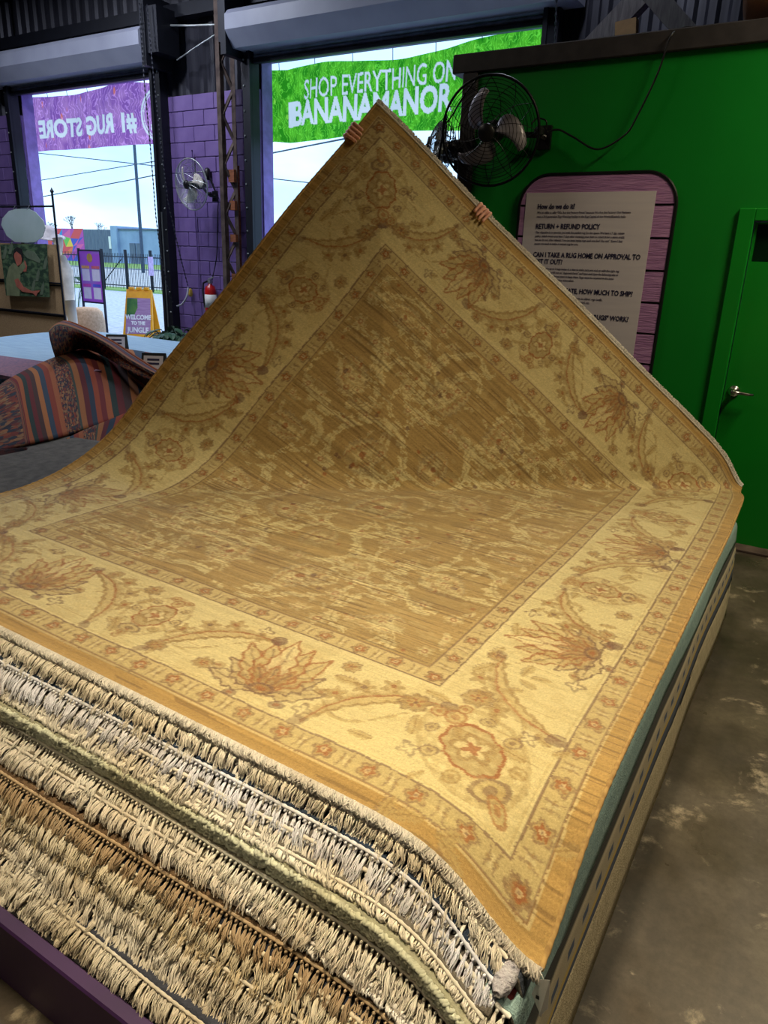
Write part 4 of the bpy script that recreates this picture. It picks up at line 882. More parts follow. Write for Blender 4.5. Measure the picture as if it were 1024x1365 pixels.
# ================================================================== LEFT SIDE OF THE SHOP
def slab_rug(name, label, x0, x1, y0, y1, z0, t, mat, seed, wav=.012, group=None, cat='rug'):
    rs = random.Random(seed); f1, f2, p1, p2 = rs.uniform(1, 3), rs.uniform(1, 3), rs.uniform(0, 6), rs.uniform(0, 6)
    nx, ny = 24, 20; G = []
    for i in range(ny):
        row = []
        for j in range(nx):
            x = x0+(x1-x0)*j/(nx-1); y = y0+(y1-y0)*i/(ny-1); e = min(j, nx-1-j, i, ny-1-i)
            row.append((x+.02*math.sin(y*f1+p1)*(j in (0, nx-1)), y+.02*math.sin(x*f2+p2), z0+t+wav*math.sin(x*f1+p1)*math.sin(y*f2+p2)-(t*.35 if e == 0 else 0)))
        G.append(row)
    o_ = MB().grid(G, thick=(0, 0, -t)).build(name, mat, None, False); return tag(o_, label, cat, group)
greys = [(84, 84, 90), (66, 72, 84), (96, 92, 88), (58, 60, 66), (78, 84, 96), (104, 100, 96)]
for k in range(6):
    g_ = greys[k]; mm_ = pm('grey_wool_%d' % k, g_, .95, col2=tuple(c*.8 for c in g_), scale=20, bump=.5, bscale=100)
    slab_rug('grey_rug', ['grey rug lowest in the dark pile under the striped kilim', 'slate rug second from the floor in the dark pile under the kilim', 'warm grey rug third from the floor in the dark pile under the kilim', 'charcoal rug fourth from the floor in the dark pile under the kilim', 'blue-grey rug just under the top of the dark pile under the kilim', 'pale grey rug on top of the dark pile under the kilim'][k],
             -7.2-.03*k, -3.22-.10*(k % 3), 1.5+.08*(k % 2), 3.35-.07*(k % 3), .012+.078*k, .066, mm_, 20+k, .005, 'rugs under the kilim')
sg = MB()
# striped kilim heaped over the grey pile
KST = [(120, 40, 30), (28, 48, 44), (150, 84, 50), (96, 28, 36), (38, 54, 78), (170, 104, 58), (60, 36, 34), (140, 60, 36), (46, 60, 64), (112, 30, 40)]
KM = pm('striped_kilim', (110, 60, 40), .95); nt, p = nodes(KM)
tck = nt.nodes.new('ShaderNodeTexCoord'); sxk = nt.nodes.new('ShaderNodeSeparateXYZ'); nt.links.new(tck.outputs['UV'], sxk.inputs[0])
fr_ = nt.nodes.new('ShaderNodeMath'); fr_.operation = 'FRACT'; nt.links.new(sxk.outputs[0], fr_.inputs[0])
stops = []; order = [(104, 30, 36), (150, 82, 48), (28, 50, 50), (96, 26, 34), (64, 40, 40), (160, 100, 56), (44, 62, 84), (128, 50, 34), (150, 84, 52), (30, 34, 52), (120, 36, 34), (52, 64, 60), (146, 92, 54), (88, 24, 34), (36, 50, 72), (140, 62, 38)]
for k, c_k in enumerate(order): stops.append((k/len(order), c_k))
rk = nt.nodes.new('ShaderNodeValToRGB'); rk.color_ramp.interpolation = 'CONSTANT'; e = rk.color_ramp.elements
while len(e) < len(stops): e.new(.5)
for k, (po, c_k) in enumerate(stops): e[k].position = po; e[k].color = lin(c_k)+(1,)
nt.links.new(fr_.outputs[0], rk.inputs[0])
# geometric brocade in every fourth stripe group
wv = nt.nodes.new('ShaderNodeTexVoronoi'); wv.inputs['Scale'].default_value = 26; mpk = nt.nodes.new('ShaderNodeMapping'); mpk.inputs['Scale'].default_value = (3, 1.6, 1); nt.links.new(tck.outputs['UV'], mpk.inputs[0]); nt.links.new(mpk.outputs[0], wv.inputs[0])
m2 = nt.nodes.new('ShaderNodeMath'); m2.operation = 'MULTIPLY'; m2.inputs[1].default_value = 1.0; nt.links.new(sxk.outputs[0], m2.inputs[0])
f2_ = nt.nodes.new('ShaderNodeMath'); f2_.operation = 'FRACT'; nt.links.new(m2.outputs[0], f2_.inputs[0])
inn = ramp(nt, f2_.outputs[0], [(.55, (0, 0, 0, 1)), (.56, (1, 1, 1, 1)), (.72, (1, 1, 1, 1)), (.73, (0, 0, 0, 1))])
bro = ramp(nt, wv.outputs['Color'], [(.2, (30, 30, 48)), (.45, (120, 48, 34)), (.6, (150, 108, 70)), (.8, (36, 44, 60))])
kc = mixc(nt, inn, rk.outputs[0], bro); kc = mixc(nt, 1.0, kc, ramp(nt, noise(nt, tck.outputs['UV'], 160, 3, .7), [(.3, (.7, .7, .7, 1)), (.7, (1.15, 1.15, 1.15, 1))]), 'MULTIPLY')
nt.links.new(kc, p.inputs['Base Color'])
def cat_rom(A, t):
    n_ = len(A); i = min(int(t), n_-2); f = t-i; p0, p1, p2, p3 = A[max(i-1, 0)], A[i], A[i+1], A[min(i+2, n_-1)]
    return .5*(2*p1+(p2-p0)*f+(2*p0-5*p1+4*p2-p3)*f*f+(3*p1-p0-3*p2+p3)*f**3)
def patch(ctrl, na, nb):
    C_ = [[np.array(p_, float) for p_ in row] for row in ctrl]; R2 = []
    for a in np.linspace(0, len(C_)-1, na):
        colp = [cat_rom([C_[r][j] for r in range(len(C_))], a) for j in range(len(C_[0]))]; R2.append([cat_rom(colp, b_) for b_ in np.linspace(0, len(colp)-1, nb)])
    return np.array(R2)
def uvgrid(ob, nu_, nv_, f):
    uv_ = ob.data.uv_layers.new(name='UVMap'); n_ = len(ob.data.vertices); half = nu_*nv_
    for l_ in ob.data.loops:
        k = l_.vertex_index % half; uv_.data[l_.index].uv = f(k//nv_/(nu_-1), (k % nv_)/(nv_-1))
kl = thing('striped_kilim', 'red and orange striped kilim heaped with a curled flap beside the gold rug', 'rug', (-4.4, 2.8, .5))
rows_ = [([(-70, 622), (-20, 606), (32, 592), (72, 583), (115, 570), (160, 556), (215, 535)], [.49]*7), ([(-80, 585), (-25, 566), (25, 549), (64, 534), (110, 519), (155, 506), (215, 497)], [.585, .60, .61, .63, .63, .62, .60]),
         ([(-80, 552), (-20, 533), (18, 516), (52, 499), (97, 486), (142, 476), (215, 482)], [.68, .70, .715, .75, .76, .75, .70]), ([(-80, 540), (-15, 522), (8, 507), (40, 490), (78, 474), (122, 460), (215, 472)], [.70, .72, .74, .775, .80, .79, .72])]
Gk = patch([[atz(x, y, z) for (x, y), z in zip(P_, Z_)] for P_, Z_ in rows_], 26, 60)
kb = MB().grid(Gk, thick=(0, 0.0, -.014)).build('body', KM, kl, True); uvgrid(kb, 26, 60, lambda a, b_: (((b_-.34)*2.4 if b_ > .34 else .57+.14*b_/.34)+.03*math.sin(a*5)*(b_ > .36), a*1.3))
ft = [([(73, 474), (88, 470), (112, 463), (140, 474), (170, 492), (206, 508), (232, 520)], [.81, .81, .81, .79, .77, .75, .73]), ([(68, 458), (84, 452), (112, 452), (141, 465), (172, 484), (208, 503), (234, 514)], [.95, .96, .93, .87, .82, .78, .75]),
      ([(65, 441), (80, 432), (112, 442), (143, 458), (172, 478), (210, 499), (236, 510)], [1.06, 1.09, 1.01, .93, .86, .81, .77]), ([(70, 436), (86, 428), (118, 440), (150, 456), (180, 476), (214, 497), (240, 508)], [1.04, 1.06, .98, .90, .84, .79, .75])]
Gf = patch([[atz(x, y, z) for (x, y), z in zip(P_, Z_)] for P_, Z_ in ft], 16, 44)
kf = MB().grid(Gf, thick=(.01, -.006, -.012)).build('curled_flap', KM, kl, True); uvgrid(kf, 16, 44, lambda a, b_: (.575+.14*(a/.62) if a < .62 else .72+(a-.62)*.7, b_*2.2)); tag(kf, 'dark brocaded flap curling upwards')
bk = patch([[atz(x, y, z)+np.array((-.05, .06, 0)) for (x, y), z in zip(ft[3][0], ft[3][1])], [atz(x+6, y+6, z)+np.array((-.35, .30, -.30)) for (x, y), z in zip(ft[3][0], ft[3][1])]], 8, 44)
kbk = MB().grid(bk, thick=(.0, -.008, -.008)).build('folded_back', KM, kl, True); uvgrid(kbk, 8, 44, lambda a, b_: (a*.3+.1, b_*1.6))
und = patch([[atz(x, y, z) for x, y, z in ((88, 585, .47), (115, 572, .49), (150, 558, .50), (190, 540, .52))], [atz(x, y, z) for x, y, z in ((96, 602, .42), (118, 603, .42), (140, 590, .42), (190, 560, .44))]], 6, 24)
kun = MB().grid(und, thick=(-.01, .01, 0)).build('underfold', KM, kl, True); uvgrid(kun, 6, 24, lambda a, b_: (b_*.9+.3, a*.3))
# dark red patterned rug under the kilim at the frame edge
DRM = pm('dark_red_pattern', (70, 24, 22), .95, col2=(24, 22, 34), scale=26, bump=.3, bscale=160)
gd_ = patch([[atz(x, y, z) for x, y, z in ((-120, 640, .50), (-40, 606, .50), (34, 596, .485))], [atz(x, y, z) for x, y, z in ((-110, 668, .42), (-35, 632, .42), (38, 606, .44))]], 8, 16)
tag(MB().grid(gd_, thick=(-.03, .04, -.02)).build('patterned_rug', DRM, None, True), 'dark red patterned rug edge hanging below the striped kilim', 'rug')
# background pile, pale sky sheen painted into its top rug, with two price cards
nb_ = 4
for k in range(nb_):
    z_ = .0+k*.165
    top = k == nb_-1
    bl_ = slab_rug('sky_sheen_rug' if top else 'stacked_rug', ['grey rug bundle at the bottom of the background pile', 'grey rug bundle second in the background pile', 'grey rug bundle under the sky-tinted rug', 'rug with painted pale blue sky sheen spread over the background pile by the street doors'][k], -9.25+.06*k, -4.6, 4.05, 6.95-.03*k, z_+.012, .155, M['skyrug'] if top else M['greyrug'], 40+k, .03 if top else .01, 'background rug pile')
    for v_ in bl_.data.vertices:      # the near edge runs at a slant, clear of the kilim
        f_ = min(1, max(0, (v_.co.x+6.5)/.9))*.95; v_.co.y += f_*max(0, (7.35-v_.co.y)/3.3)
tag(slab_rug('pink_kilim', 'faded pink checked rug on the sky-tinted rug behind the kilim', -7.6, -5.6, 3.55, 4.3, .675, .03, pm('faded_pink', (150, 110, 128), .95, col2=(110, 92, 120), scale=40), 77, .006), cat='rug')
def tent(c_, rz, label):
    t = thing('price_card', label, 'sign', c_, 'price cards'); c_ = np.array(c_); e = np.array((math.cos(rz), math.sin(rz), 0)); f = np.array((-math.sin(rz), math.cos(rz), 0)); w, h_ = .11, .17
    A = [c_-e*w+f*.08, c_+e*w+f*.08, c_+e*w+np.array((0, 0, h_)), c_-e*w+np.array((0, 0, h_))]; B = [c_-e*w-f*.07, c_+e*w-f*.07, c_+e*w+np.array((0, 0, h_)), c_-e*w+np.array((0, 0, h_))]
    MB().prism(A, -f*.006).build('back_panel', M['black'], t); fp = MB().prism(B, f*.006).build('front_panel', M['black'], t)
    o_ = -f*.0075; mid_ = lambda s_, v: c_+e*w*s_-f*.07*(1-v)+np.array((0, 0, h_*v))+o_
    MB().prism([mid_(-.8, .14), mid_(.8, .14), mid_(.8, .86), mid_(-.8, .86)], f*.002).build('label_sheet', M['paper'], t)
    for v in (.62, .42): MB().prism([mid_(-.5, v), mid_(.5, v), mid_(.5, v+.10), mid_(-.5, v+.10)], -f*.002).build('printed_line', M['ink'], t)
a = atz(157, 468, .67); tent((a[0], a[1], .68), .75, 'black tent price card on the sky-tinted rug, the farther of two')
a = atz(207, 497, .67); tent((a[0], a[1], .68), .55, 'black tent price card on the sky-tinted rug, nearest the gold rug')
# pouf
a = atz(121, 474, 0); po_ = MB(); po_.lathe([(.24, 0), (.275, .06), (.285, .3), (.28, .6), (.25, .74), (.18, .80), (.02, .815)], (a[0], a[1], 0), (0, 0, 1), 28)
tag(po_.build('pouf', M['pouf'], None, True), 'tall beige woollen pouf standing behind the striped kilim', 'pouf')
# display rack with burlap panel, picture and hanging sign
YR = 7.35; g_ = lambda x, y, d=0.: aty(x, y, YR-d)
xr = g_(79, 350)[0]; xl_ = g_(-48, 350)[0]
rk_ = thing('display_rack', 'black iron display rack with burlap panels near the street opening', 'rack', ((xr+xl_)/2, YR, 0))
zt = g_(68, 258)[2]; zc_ = g_(66, 275)[2]
m_ = MB(); m_.tube([(xr, YR, 0), (xr, YR, zt)], .016, 8); m_.lathe([(.012, 0), (.03, .03), (.012, .06), (.004, .08)], (xr, YR, zt), (0, 0, 1), 10); m_.build('post', M['iron'], rk_)
m_ = MB(); m_.tube([(xl_, YR, 0), (xl_, YR, zt)], .016, 8); m_.build('post', M['iron'], rk_)
for z in (zc_, g_(78, 378)[2], g_(80, 420)[2]): MB().tube([(xl_, YR, z), (xr, YR, z)], .014, 8).build('crossbar', M['iron'], rk_)
zb1, zb2 = g_(70, 326)[2], g_(80, 470)[2]
MB().box((xl_+.03, YR+.02, max(zb2, .1)), (xr-.02, YR+.045, zb1)).build('burlap_panel', M['burlap'], rk_)
for z in (g_(80, 380)[2], g_(80, 421)[2]): MB().box((xl_+.03, YR+.008, z-.02), (xr-.02, YR+.02, z)).build('panel_seam', M['iron'], rk_)
for x in (xl_+.25, xr-.25): MB().box((x-.02, YR-.25, 0), (x+.02, YR+.25, .03)).build('foot', M['iron'], rk_)
# hanging oval sign
sc1, sc2 = g_(30, 301, .05), None; W_ = abs(g_(59, 300, .05)[0]-g_(1, 300, .05)[0])/2; H_ = abs(g_(30, 279, .05)[2]-g_(30, 324, .05)[2])/2
hs = thing('hanging_sign', 'frosted oval sign hanging from the iron display rack', 'sign', (sc1[0], YR-.05, sc1[2]))
ov = [(sc1[0]+W_*x, YR-.05, sc1[2]+H_*z) for x, z in ((-1, .05), (-.9, .45), (-.55, .88), (-.2, 1), (.35, 1), (.65, .8), (.95, .3), (1, -.1), (.85, -.6), (.5, -.95), (.1, -1), (-.45, -.98), (-.8, -.62))]
MB().prism(ov[::-1], (0, .012, 0)).build('plate', M['acryl'], hs)
for s_ in (-.35, .3): MB().tube([(sc1[0]+W_*s_, YR-.045, sc1[2]+H_*.93), (sc1[0]+W_*s_, YR-.0, zc_+.014)], .012, 6).build('hook', M['iron'], hs)
# textile picture of a seated figure among leaves
pc = thing('textile_picture', 'textile picture of a seated figure in green among jungle leaves', 'picture', tuple(g_(32, 398, .06)))
fw = lambda x, y, d=.06: g_(x, y, d)
canv = [fw(0, 326), fw(62, 325), fw(66, 396), fw(8, 394)]
MB().prism([np.array(p_) for p_ in canv][::-1], (0, .008, 0)).build('cloth', pm('jungle_print', (40, 66, 48), .85, col2=(92, 120, 84), scale=7, lo=.45, hi=.6, stretch=(1, 1, 2.2)), pc)
def flat(pts, mat, nm, d): MB().prism([fw(x, y, d) for x, y in pts][::-1], (0, .003, 0)).build(nm, mat, pc)
PS, PK, PH, PP = pm('print_shirt', (136, 146, 108), .85), pm('print_skin', (198, 112, 92), .85), pm('print_hair', (26, 24, 26), .85), pm('print_palm', (112, 128, 104), .85)
flat([(31, 338), (36, 333), (46, 336), (54, 347), (53, 351), (44, 347), (36, 344)], PP, 'leaf_shape', .064)
for k, (x, y) in enumerate(((50, 366), (56, 384), (44, 380), (60, 350), (6, 336), (14, 330))): flat([(x-3, y+9), (x-1, y-2), (x+2, y-9), (x+3, y-1), (x+1, y+9)], PP, 'leaf_shape', .064)
flat([(9, 394), (8, 372), (12, 356), (18, 350), (24, 356), (27, 366), (27, 380), (26, 395)], PS, 'shirt_shape', .066)
flat([(24, 357), (28, 352), (32, 349), (34, 356), (29, 364), (26, 365)], PS, 'sleeve_shape', .067)
flat([(30, 352), (33, 347), (36, 355), (35, 362), (31, 362)], PK, 'arm_shape', .066)
flat([(19, 373), (24, 371), (31, 382), (42, 388), (54, 387), (50, 391), (48, 395), (44, 391), (30, 389), (22, 382)], PK, 'arm_shape', .068)
flat([(18, 338), (21, 334), (27, 335), (30, 342), (28, 352), (23, 355), (20, 347)], PK, 'face_shape', .068)
flat([(17, 341), (18, 333), (23, 329), (29, 332), (31, 343), (30, 349), (28, 340), (22, 335), (19, 338), (18, 346)], PH, 'hair_shape', .069)
# dressed mannequin behind the rack
YM = 7.75; mc = aty(82, 380, YM); mn = thing('mannequin', 'white clothes display form with hat and orange shawl behind the picture rack', 'mannequin', (mc[0], YM, 0))
A_ = lambda x, y: aty(x, y, YM)
MB().tube([A_(78, 340), A_(80, 360), A_(84, 385), A_(86, 405)], [.10, .19, .17, .15], 14).build('jacket', M['cream'], mn, True)
MB().tube([A_(74, 336), A_(78, 326), A_(76, 318)], [.10, .07, .09], 12).build('neck', M['cream'], mn, True)
MB().lathe([(.25, 0), (.24, .015), (.13, .03), (.12, .12), (.06, .17), (.01, .175)], A_(65, 316), (.2, -.1, 1), 22).build('hat', M['hat'], mn, True)
MB().tube([A_(78, 342), A_(82, 362), A_(87, 384), A_(91, 402)], [.03, .05, .05, .03], 8).build('shawl', M['orange'], mn, True)
MB().tube([A_(83, 388), A_(84, 400), A_(85, 412)], [.05, .09, .07], 10).build('bag', M['mustard'], mn, True)
f0 = atz(88, 478, 0)
for s_ in (-.10, .10): MB().tube([A_(87, 400)+np.array((s_, 0, 0)), A_(90, 425)+np.array((s_*1.3, 0, 0)), np.array((A_(92, 450)[0]+s_*1.4, YM, .0))], [.09, .075, .06], 12).build('trouser_leg', M['white'], mn, True)
# plants
def plant(label, base, n_, hgt, spread, leaf, mat, potr=.12, poth=.18, seed=1):
    rs = random.Random(seed); b0 = np.array(base, float); t = thing('potted_plant', label, 'plant', base, 'potted plants')
    MB().lathe([(potr*.75, 0), (potr, poth), (potr*.9, poth), (potr*.85, poth-.02)], b0, (0, 0, 1), 16).build('pot', M['black'], t)
    for k in range(n_):
        a = rs.uniform(0, 2*pi); el = rs.uniform(.25, 1.); L_ = hgt*rs.uniform(.6, 1); tip = b0+np.array((math.cos(a)*spread*el, math.sin(a)*spread*el, poth+L_)); st_ = b0+np.array((0, 0, poth-.02))
        midp = (st_+tip)/2+np.array((0, 0, L_*.2)); sd = np.array((-math.sin(a), math.cos(a), 0)); dr_ = nrm(tip-midp); G = []
        tipd = tip+np.array((math.cos(a), math.sin(a), -.5))*leaf
        for i in range(6):
            f = i/5; c_ = (1-f)*tip+f*tipd+np.array((0, 0, .15*leaf*math.sin(pi*f))); w = leaf*.32*math.sin(pi*min(.98, f*.9+.08)); G.append([c_-sd*w, c_+np.array((0, 0, -.01)), c_+sd*w])
        m_ = MB(); m_.grid(G, thick=(0, 0, -.002)); m_.tube([st_, midp, tip], .006, 4); m_.build('leaf', mat, t)
    return t
a = atz(104, 447, 0); plant('leafy green potted plant beside the tall beige pouf outside', (a[0], a[1], 0), 12, 1.0, .3, .32, M['leafg'], .16, .25, 3)
for k, (x, lab) in enumerate(((226, 'low dark plant at the foot of the door guide'), (241, 'low dark plant below the brass hook'), (255, 'low dark plant at the purple wall below the extinguisher'))):
    a = aty(x, 436, 7.65+.07*k); plant(lab, (a[0], 7.65+.07*k, .0), 22, .46, .34, .17, M['leafd'], .13, .26, 10+k)

# ================================================================== BANNERS AND THE STREET
def banner_mat(name, base, alt, spots, scale):
    m_ = pm(name, base, .8, col2=alt, scale=scale, detail=8, lo=.42, hi=.58, transl=.72, stretch=(1, 1, .6))
    nt, p = nodes(m_); rsrc = p.inputs['Base Color'].links[0].from_socket; tcb = nt.nodes.new('ShaderNodeTexCoord')
    v = nt.nodes.new('ShaderNodeTexVoronoi'); v.inputs['Scale'].default_value = scale*.55; mp_ = nt.nodes.new('ShaderNodeMapping'); mp_.inputs['Scale'].default_value = (1.8, 1, .7); nt.links.new(tcb.outputs['Object'], mp_.inputs[0]); nt.links.new(mp_.outputs[0], v.inputs[0])
    k1 = ramp(nt, v.outputs['Distance'], [(.10, (1, 1, 1, 1)), (.16, (0, 0, 0, 1))]); c1 = mixc(nt, k1, rsrc, spots)
    wv_ = nt.nodes.new('ShaderNodeTexWave'); wv_.inputs['Scale'].default_value = scale*.7; wv_.inputs['Distortion'].default_value = 26; wv_.inputs['Detail'].default_value = 6; nt.links.new(tcb.outputs['Object'], wv_.inputs[0])
    k2 = ramp(nt, wv_.outputs[0], [(.80, (0, 0, 0, 1)), (.95, (.4, .4, .4, 1))]); c2_ = mixc(nt, k2, c1, tuple(min(255, c*1.25+30) for c in base))
    vc = nt.nodes.new('ShaderNodeVertexColor'); vc.layer_name = 'print'; c2_ = mixc(nt, vc.outputs[0], c2_, (206, 212, 212)); nt.links.new(c2_, p.inputs['Base Color'])
    for n_ in nt.nodes:
        if n_.type == 'BSDF_TRANSLUCENT': nt.links.new(c2_, n_.inputs[0])
    return m_
YBN = 8.95
a1, a2 = aty(41, 130, YBN), aty(50, 203, YBN); b1 = aty(170, 116, YBN); b2 = aty(215, 190, YBN)
bx0, bx1 = a1[0]-.05, -9.25
scal = lambda x: 4.19+.09*abs(math.sin((x-bx0)*1.05))**.7-.11*math.sin(pi*min(1, (x-bx0)/2.4))
bz = (a2[2]+b2[2])/2
lb = thing('banner', 'purple rug-print banner reading #1 RUG STORE from behind', 'banner', ((bx0+bx1)/2, YBN, bz), 'street banners')
tl = aty(183, 168, YBN); lc_ = aty(209, 153, YBN); RL_ = .36; LFT = np.array((-1., 0, 0)); RGT = np.array((1., 0, 0))
BANNERS = [(lb, bx0, bx1, scal, lambda x: bz, .03, None, banner_mat('purple_banner_print', (164, 116, 172), (134, 86, 156), (206, 112, 104), 5),
            [('#1 RUG STORE', .37, (tl[0], bz+.21), -1, .016, 1.0, .0), ('ST', .26, (lc_[0]+.20, lc_[2]-.06), -1, .006, 1, 0), ('DALLAS', .11, (lc_[0]+.21, lc_[2]-.20), -1, .004, 1, 0)], (lc_[0], lc_[2], RL_))]
for x in np.linspace(bx0, bx1, 8): MB().tube([(x, YBN, scal(x)-.02), (x, YBN-.02, 4.30), (x, 8.745, 4.40)], .006, 4).build('tie', M['rope'], lb)
g1, g2 = aty(365, 92, YBN), aty(392, 187, YBN); gx0, gx1 = g1[0], -3.05; gzb = g2[2]
gtop = lambda x: 4.10+.05*math.sin((x-gx0)*2.2)+.05*(x-gx0)*.55
gb = thing('banner', 'green banner reading SHOP EVERYTHING ON BANANAMANOR', 'banner', ((gx0+gx1)/2, YBN, gzb), 'street banners')
t1 = aty(404, 132, YBN-.02); t2 = aty(388, 167, YBN-.02); t3 = aty(378, 170, YBN-.12)
BANNERS.append((gb, gx0, gx1, gtop, lambda x: gzb+.03*math.sin(x*2), .02, gx0+.26, banner_mat('green_banner_print', (84, 176, 40), (40, 134, 24), (128, 200, 64), 9),
            [('SHOP EVERYTHING ON', .33, (t1[0], t1[2]), 1, .002, .665, .012), ('BANANAMANOR', .41, (t2[0], t2[2]), 1, .014, .775, .012), ('I', .41, (t3[0]-.02, t2[2]-.01), 1, .016, 1, 0)], None))
for x in np.linspace(gx0+.1, gx1, 8): MB().tube([(x, YBN, gtop(x)-.02), (x, YBN-.02, 4.34), (x, 8.745, 4.42)], .006, 4).build('tie', M['rope'], gb)

gd = MB().box((-190, 8.75, -.3), (60, 24.2, -.02)).build('gravel_lot', M['gravel']); struct(gd, 'pale gravel lot outside the street doors')
struct(MB().box((-190, 27, -.3), (60, 58, -.03)).build('road', M['asphalt']), 'pale grey road beyond the fence')
struct(MB().box((-190, 24.2, -.3), (60, 27, -.015)).build('verge_near', M['grass']), 'strip of grass along the iron fence'); struct(MB().box((-190, 58, -.3), (60, 89, .02)).build('verge_far', M['grass']), 'green verge in front of the long warehouse')
struct(MB().box((-190, 57.6, -.3), (60, 58, .10)).build('kerb', M['asphalt']), 'pale kerb between the road and the far verge')
# fence
fx0, fx1, FY = -46., -14., 25.
fn = thing('iron_fence', 'dark iron picket fence between the gravel lot and the road', 'fence', ((fx0+fx1)/2, FY, 0))
for x in np.arange(-45.4, fx1, 1.72): MB().box((x-.055, FY-.055, -.02), (x+.055, FY+.055, 1.85), bev=.01).build('post', M['iron'], fn)
m_ = MB()
for x in np.arange(fx0, fx1, .115): m_.box((x-.009, FY-.009, .05), (x+.009, FY+.009, 1.68))
tag(m_.build('pickets', M['iron'], fn), kind='stuff')
for z in (.18, 1.5): MB().box((fx0, FY-.02, z), (fx1, FY+.02, z+.045)).build('rail', M['iron'], fn)
MB().tube([aty(162, 345, FY-.1), aty(137, 378, FY-.1)], .025, 5).build('brace', M['iron'], fn)
a = aty(201, 355, FY-.08); MB().box((a[0]-.17, FY-.075, a[2]-.42), (a[0]+.17, FY-.06, a[2]+.42)).build('notice_plate', pm('pink_notice', (206, 176, 222), .7), fn)
# warehouse
bw = thing('warehouse_building', 'long low blue-grey warehouse across the road with a bright mural', 'building', (-90, 90, 0))
sx_ = lambda x: aty(x, 330, 90)[0]
MB().box((sx_(160), 90, 0), (-18, 110, 5.5)).build('block_wall', M['bldg'], bw)
m_ = MB(); xs_ = np.arange(sx_(113), sx_(152), .5); m_.grid(np.array([[(x, 90-(.12 if k % 2 else 0), z) for k, x in enumerate(xs_)] for z in (0, 5.4)])); m_.box((sx_(40), 90.1, 0), (sx_(152), 110, 5.4)); m_.build('ribbed_wall', M['bldg2'], bw)
MB().box((sx_(152), 89.5, 0), (sx_(160), 110, 6.0)).build('pilaster', M['bldg'], bw)
MB().box((sx_(160), 89.8, 5.35), (-18, 90, 5.6)).build('parapet', M['bldg2'], bw)
for x0_, x1_, z0_, z1_ in ((174, 181, 0, 3.3), (183, 190, 0, 3.3)): MB().box((sx_(x0_), 89.8, z0_), (sx_(x1_), 90, z1_)).build('loading_door', M['bldg2'], bw)
MB().box((sx_(148), 89.6, 2.3), (sx_(151), 89.9, 4.3)).build('sign_plate', M['white'], bw)
MUR = [(224, 84, 90), (240, 196, 84), (60, 140, 200), (190, 84, 170), (120, 190, 90), (232, 120, 80), (226, 100, 160), (80, 90, 190)]
mm_ = [pm('mural_paint_%d' % k, c_, .8, col2=c_) for k, c_ in enumerate(MUR)]
x0m, x1m = sx_(38), sx_(113); nxm = 9
rs = random.Random(4); pts_ = {}
for i in range(nxm+1):
    for j in range(5): pts_[i, j] = (x0m+(x1m-x0m)*(i+(rs.uniform(-.3, .3) if 0 < i < nxm else 0))/nxm, 5.5*(j+(rs.uniform(-.3, .3) if 0 < j < 4 else 0))/4)
for i in range(nxm):
    for j in range(4):
        A, B, C_, D = pts_[i, j], pts_[i+1, j], pts_[i+1, j+1], pts_[i, j+1]
        for tri_ in ((A, B, C_), (A, C_, D)): MB().prism([(x, 89.96, z) for x, z in tri_], (0, .04, 0)).build('mural_panel', mm_[rs.randrange(8)], bw)
# pole, wires, bare trees
up = aty(187, 300, 50.); tp = thing('utility_pole', 'tall thin utility pole beyond the road', 'pole', (up[0], 50, 0)); MB().tube([(up[0], 50, -.1), (up[0]-.1, 50, 17)], [.16, .11], 8).build('shaft', M['pole'], tp); MB().bar((up[0]-1.1, 50, 16), (up[0]+1.1, 50, 16), .1, .12).build('crossarm', M['pole'], tp)
def wire(pa, pb_, Y, label, r=.028):
    A, B = aty(*pa, Y), aty(*pb_, Y); d = B-A; A2, B2 = A-d*1.5, B+d*2.5; P = [A2+(B2-A2)*t for t in np.linspace(0, 1, 12)]; tag(MB().tube(P, r, 4).build('overhead_wire', M['pole']), label, 'wire', 'overhead wires')
wire((50, 204), (215, 222), 36, 'overhead wire sloping down to the right just below the purple banner'); wire((50, 241), (218, 213), 37, 'middle overhead wire, rising to the right, seen below the purple banner'); wire((68, 260), (220, 231), 38, 'lowest overhead wire seen through the purple-banner opening', .036)
wire((363, 204), (453, 186), 30, 'overhead wire seen below the green banner', .034)
def baretree(x, ytop, Y, label, seed):
    rs = random.Random(seed); base = aty(x, 345, Y); base[2] = 0; hgt = aty(x, ytop, Y)[2]; t = thing('bare_tree', label, 'tree', base, 'bare trees')
    MB().tube([base, base+np.array((.1, 0, hgt*.4))], [.3, .2], 7).build('trunk', M['bark'], t); m_ = MB()
    def br(p_, d_, L_, r_, dep):
        e_ = p_+d_*L_; m_.tube([p_, e_], [r_, r_*.6], 4)
        if dep:
            for _ in range(3): br(e_, nrm(d_+np.array((rs.uniform(-.8, .8), rs.uniform(-.8, .8), rs.uniform(-.1, .5)))), L_*.66, r_*.6, dep-1)
    br(base+np.array((.1, 0, hgt*.38)), np.array((0, 0, 1.)), hgt*.25, .18, 4); m_.build('branches', M['bark'], t)
baretree(100, 288, 100, 'bare tree standing above the bright mural', 3); baretree(132, 296, 120, 'faint bare tree above the grey ribbed wall', 5); baretree(70, 296, 112, 'bare tree above the left part of the mural', 8)
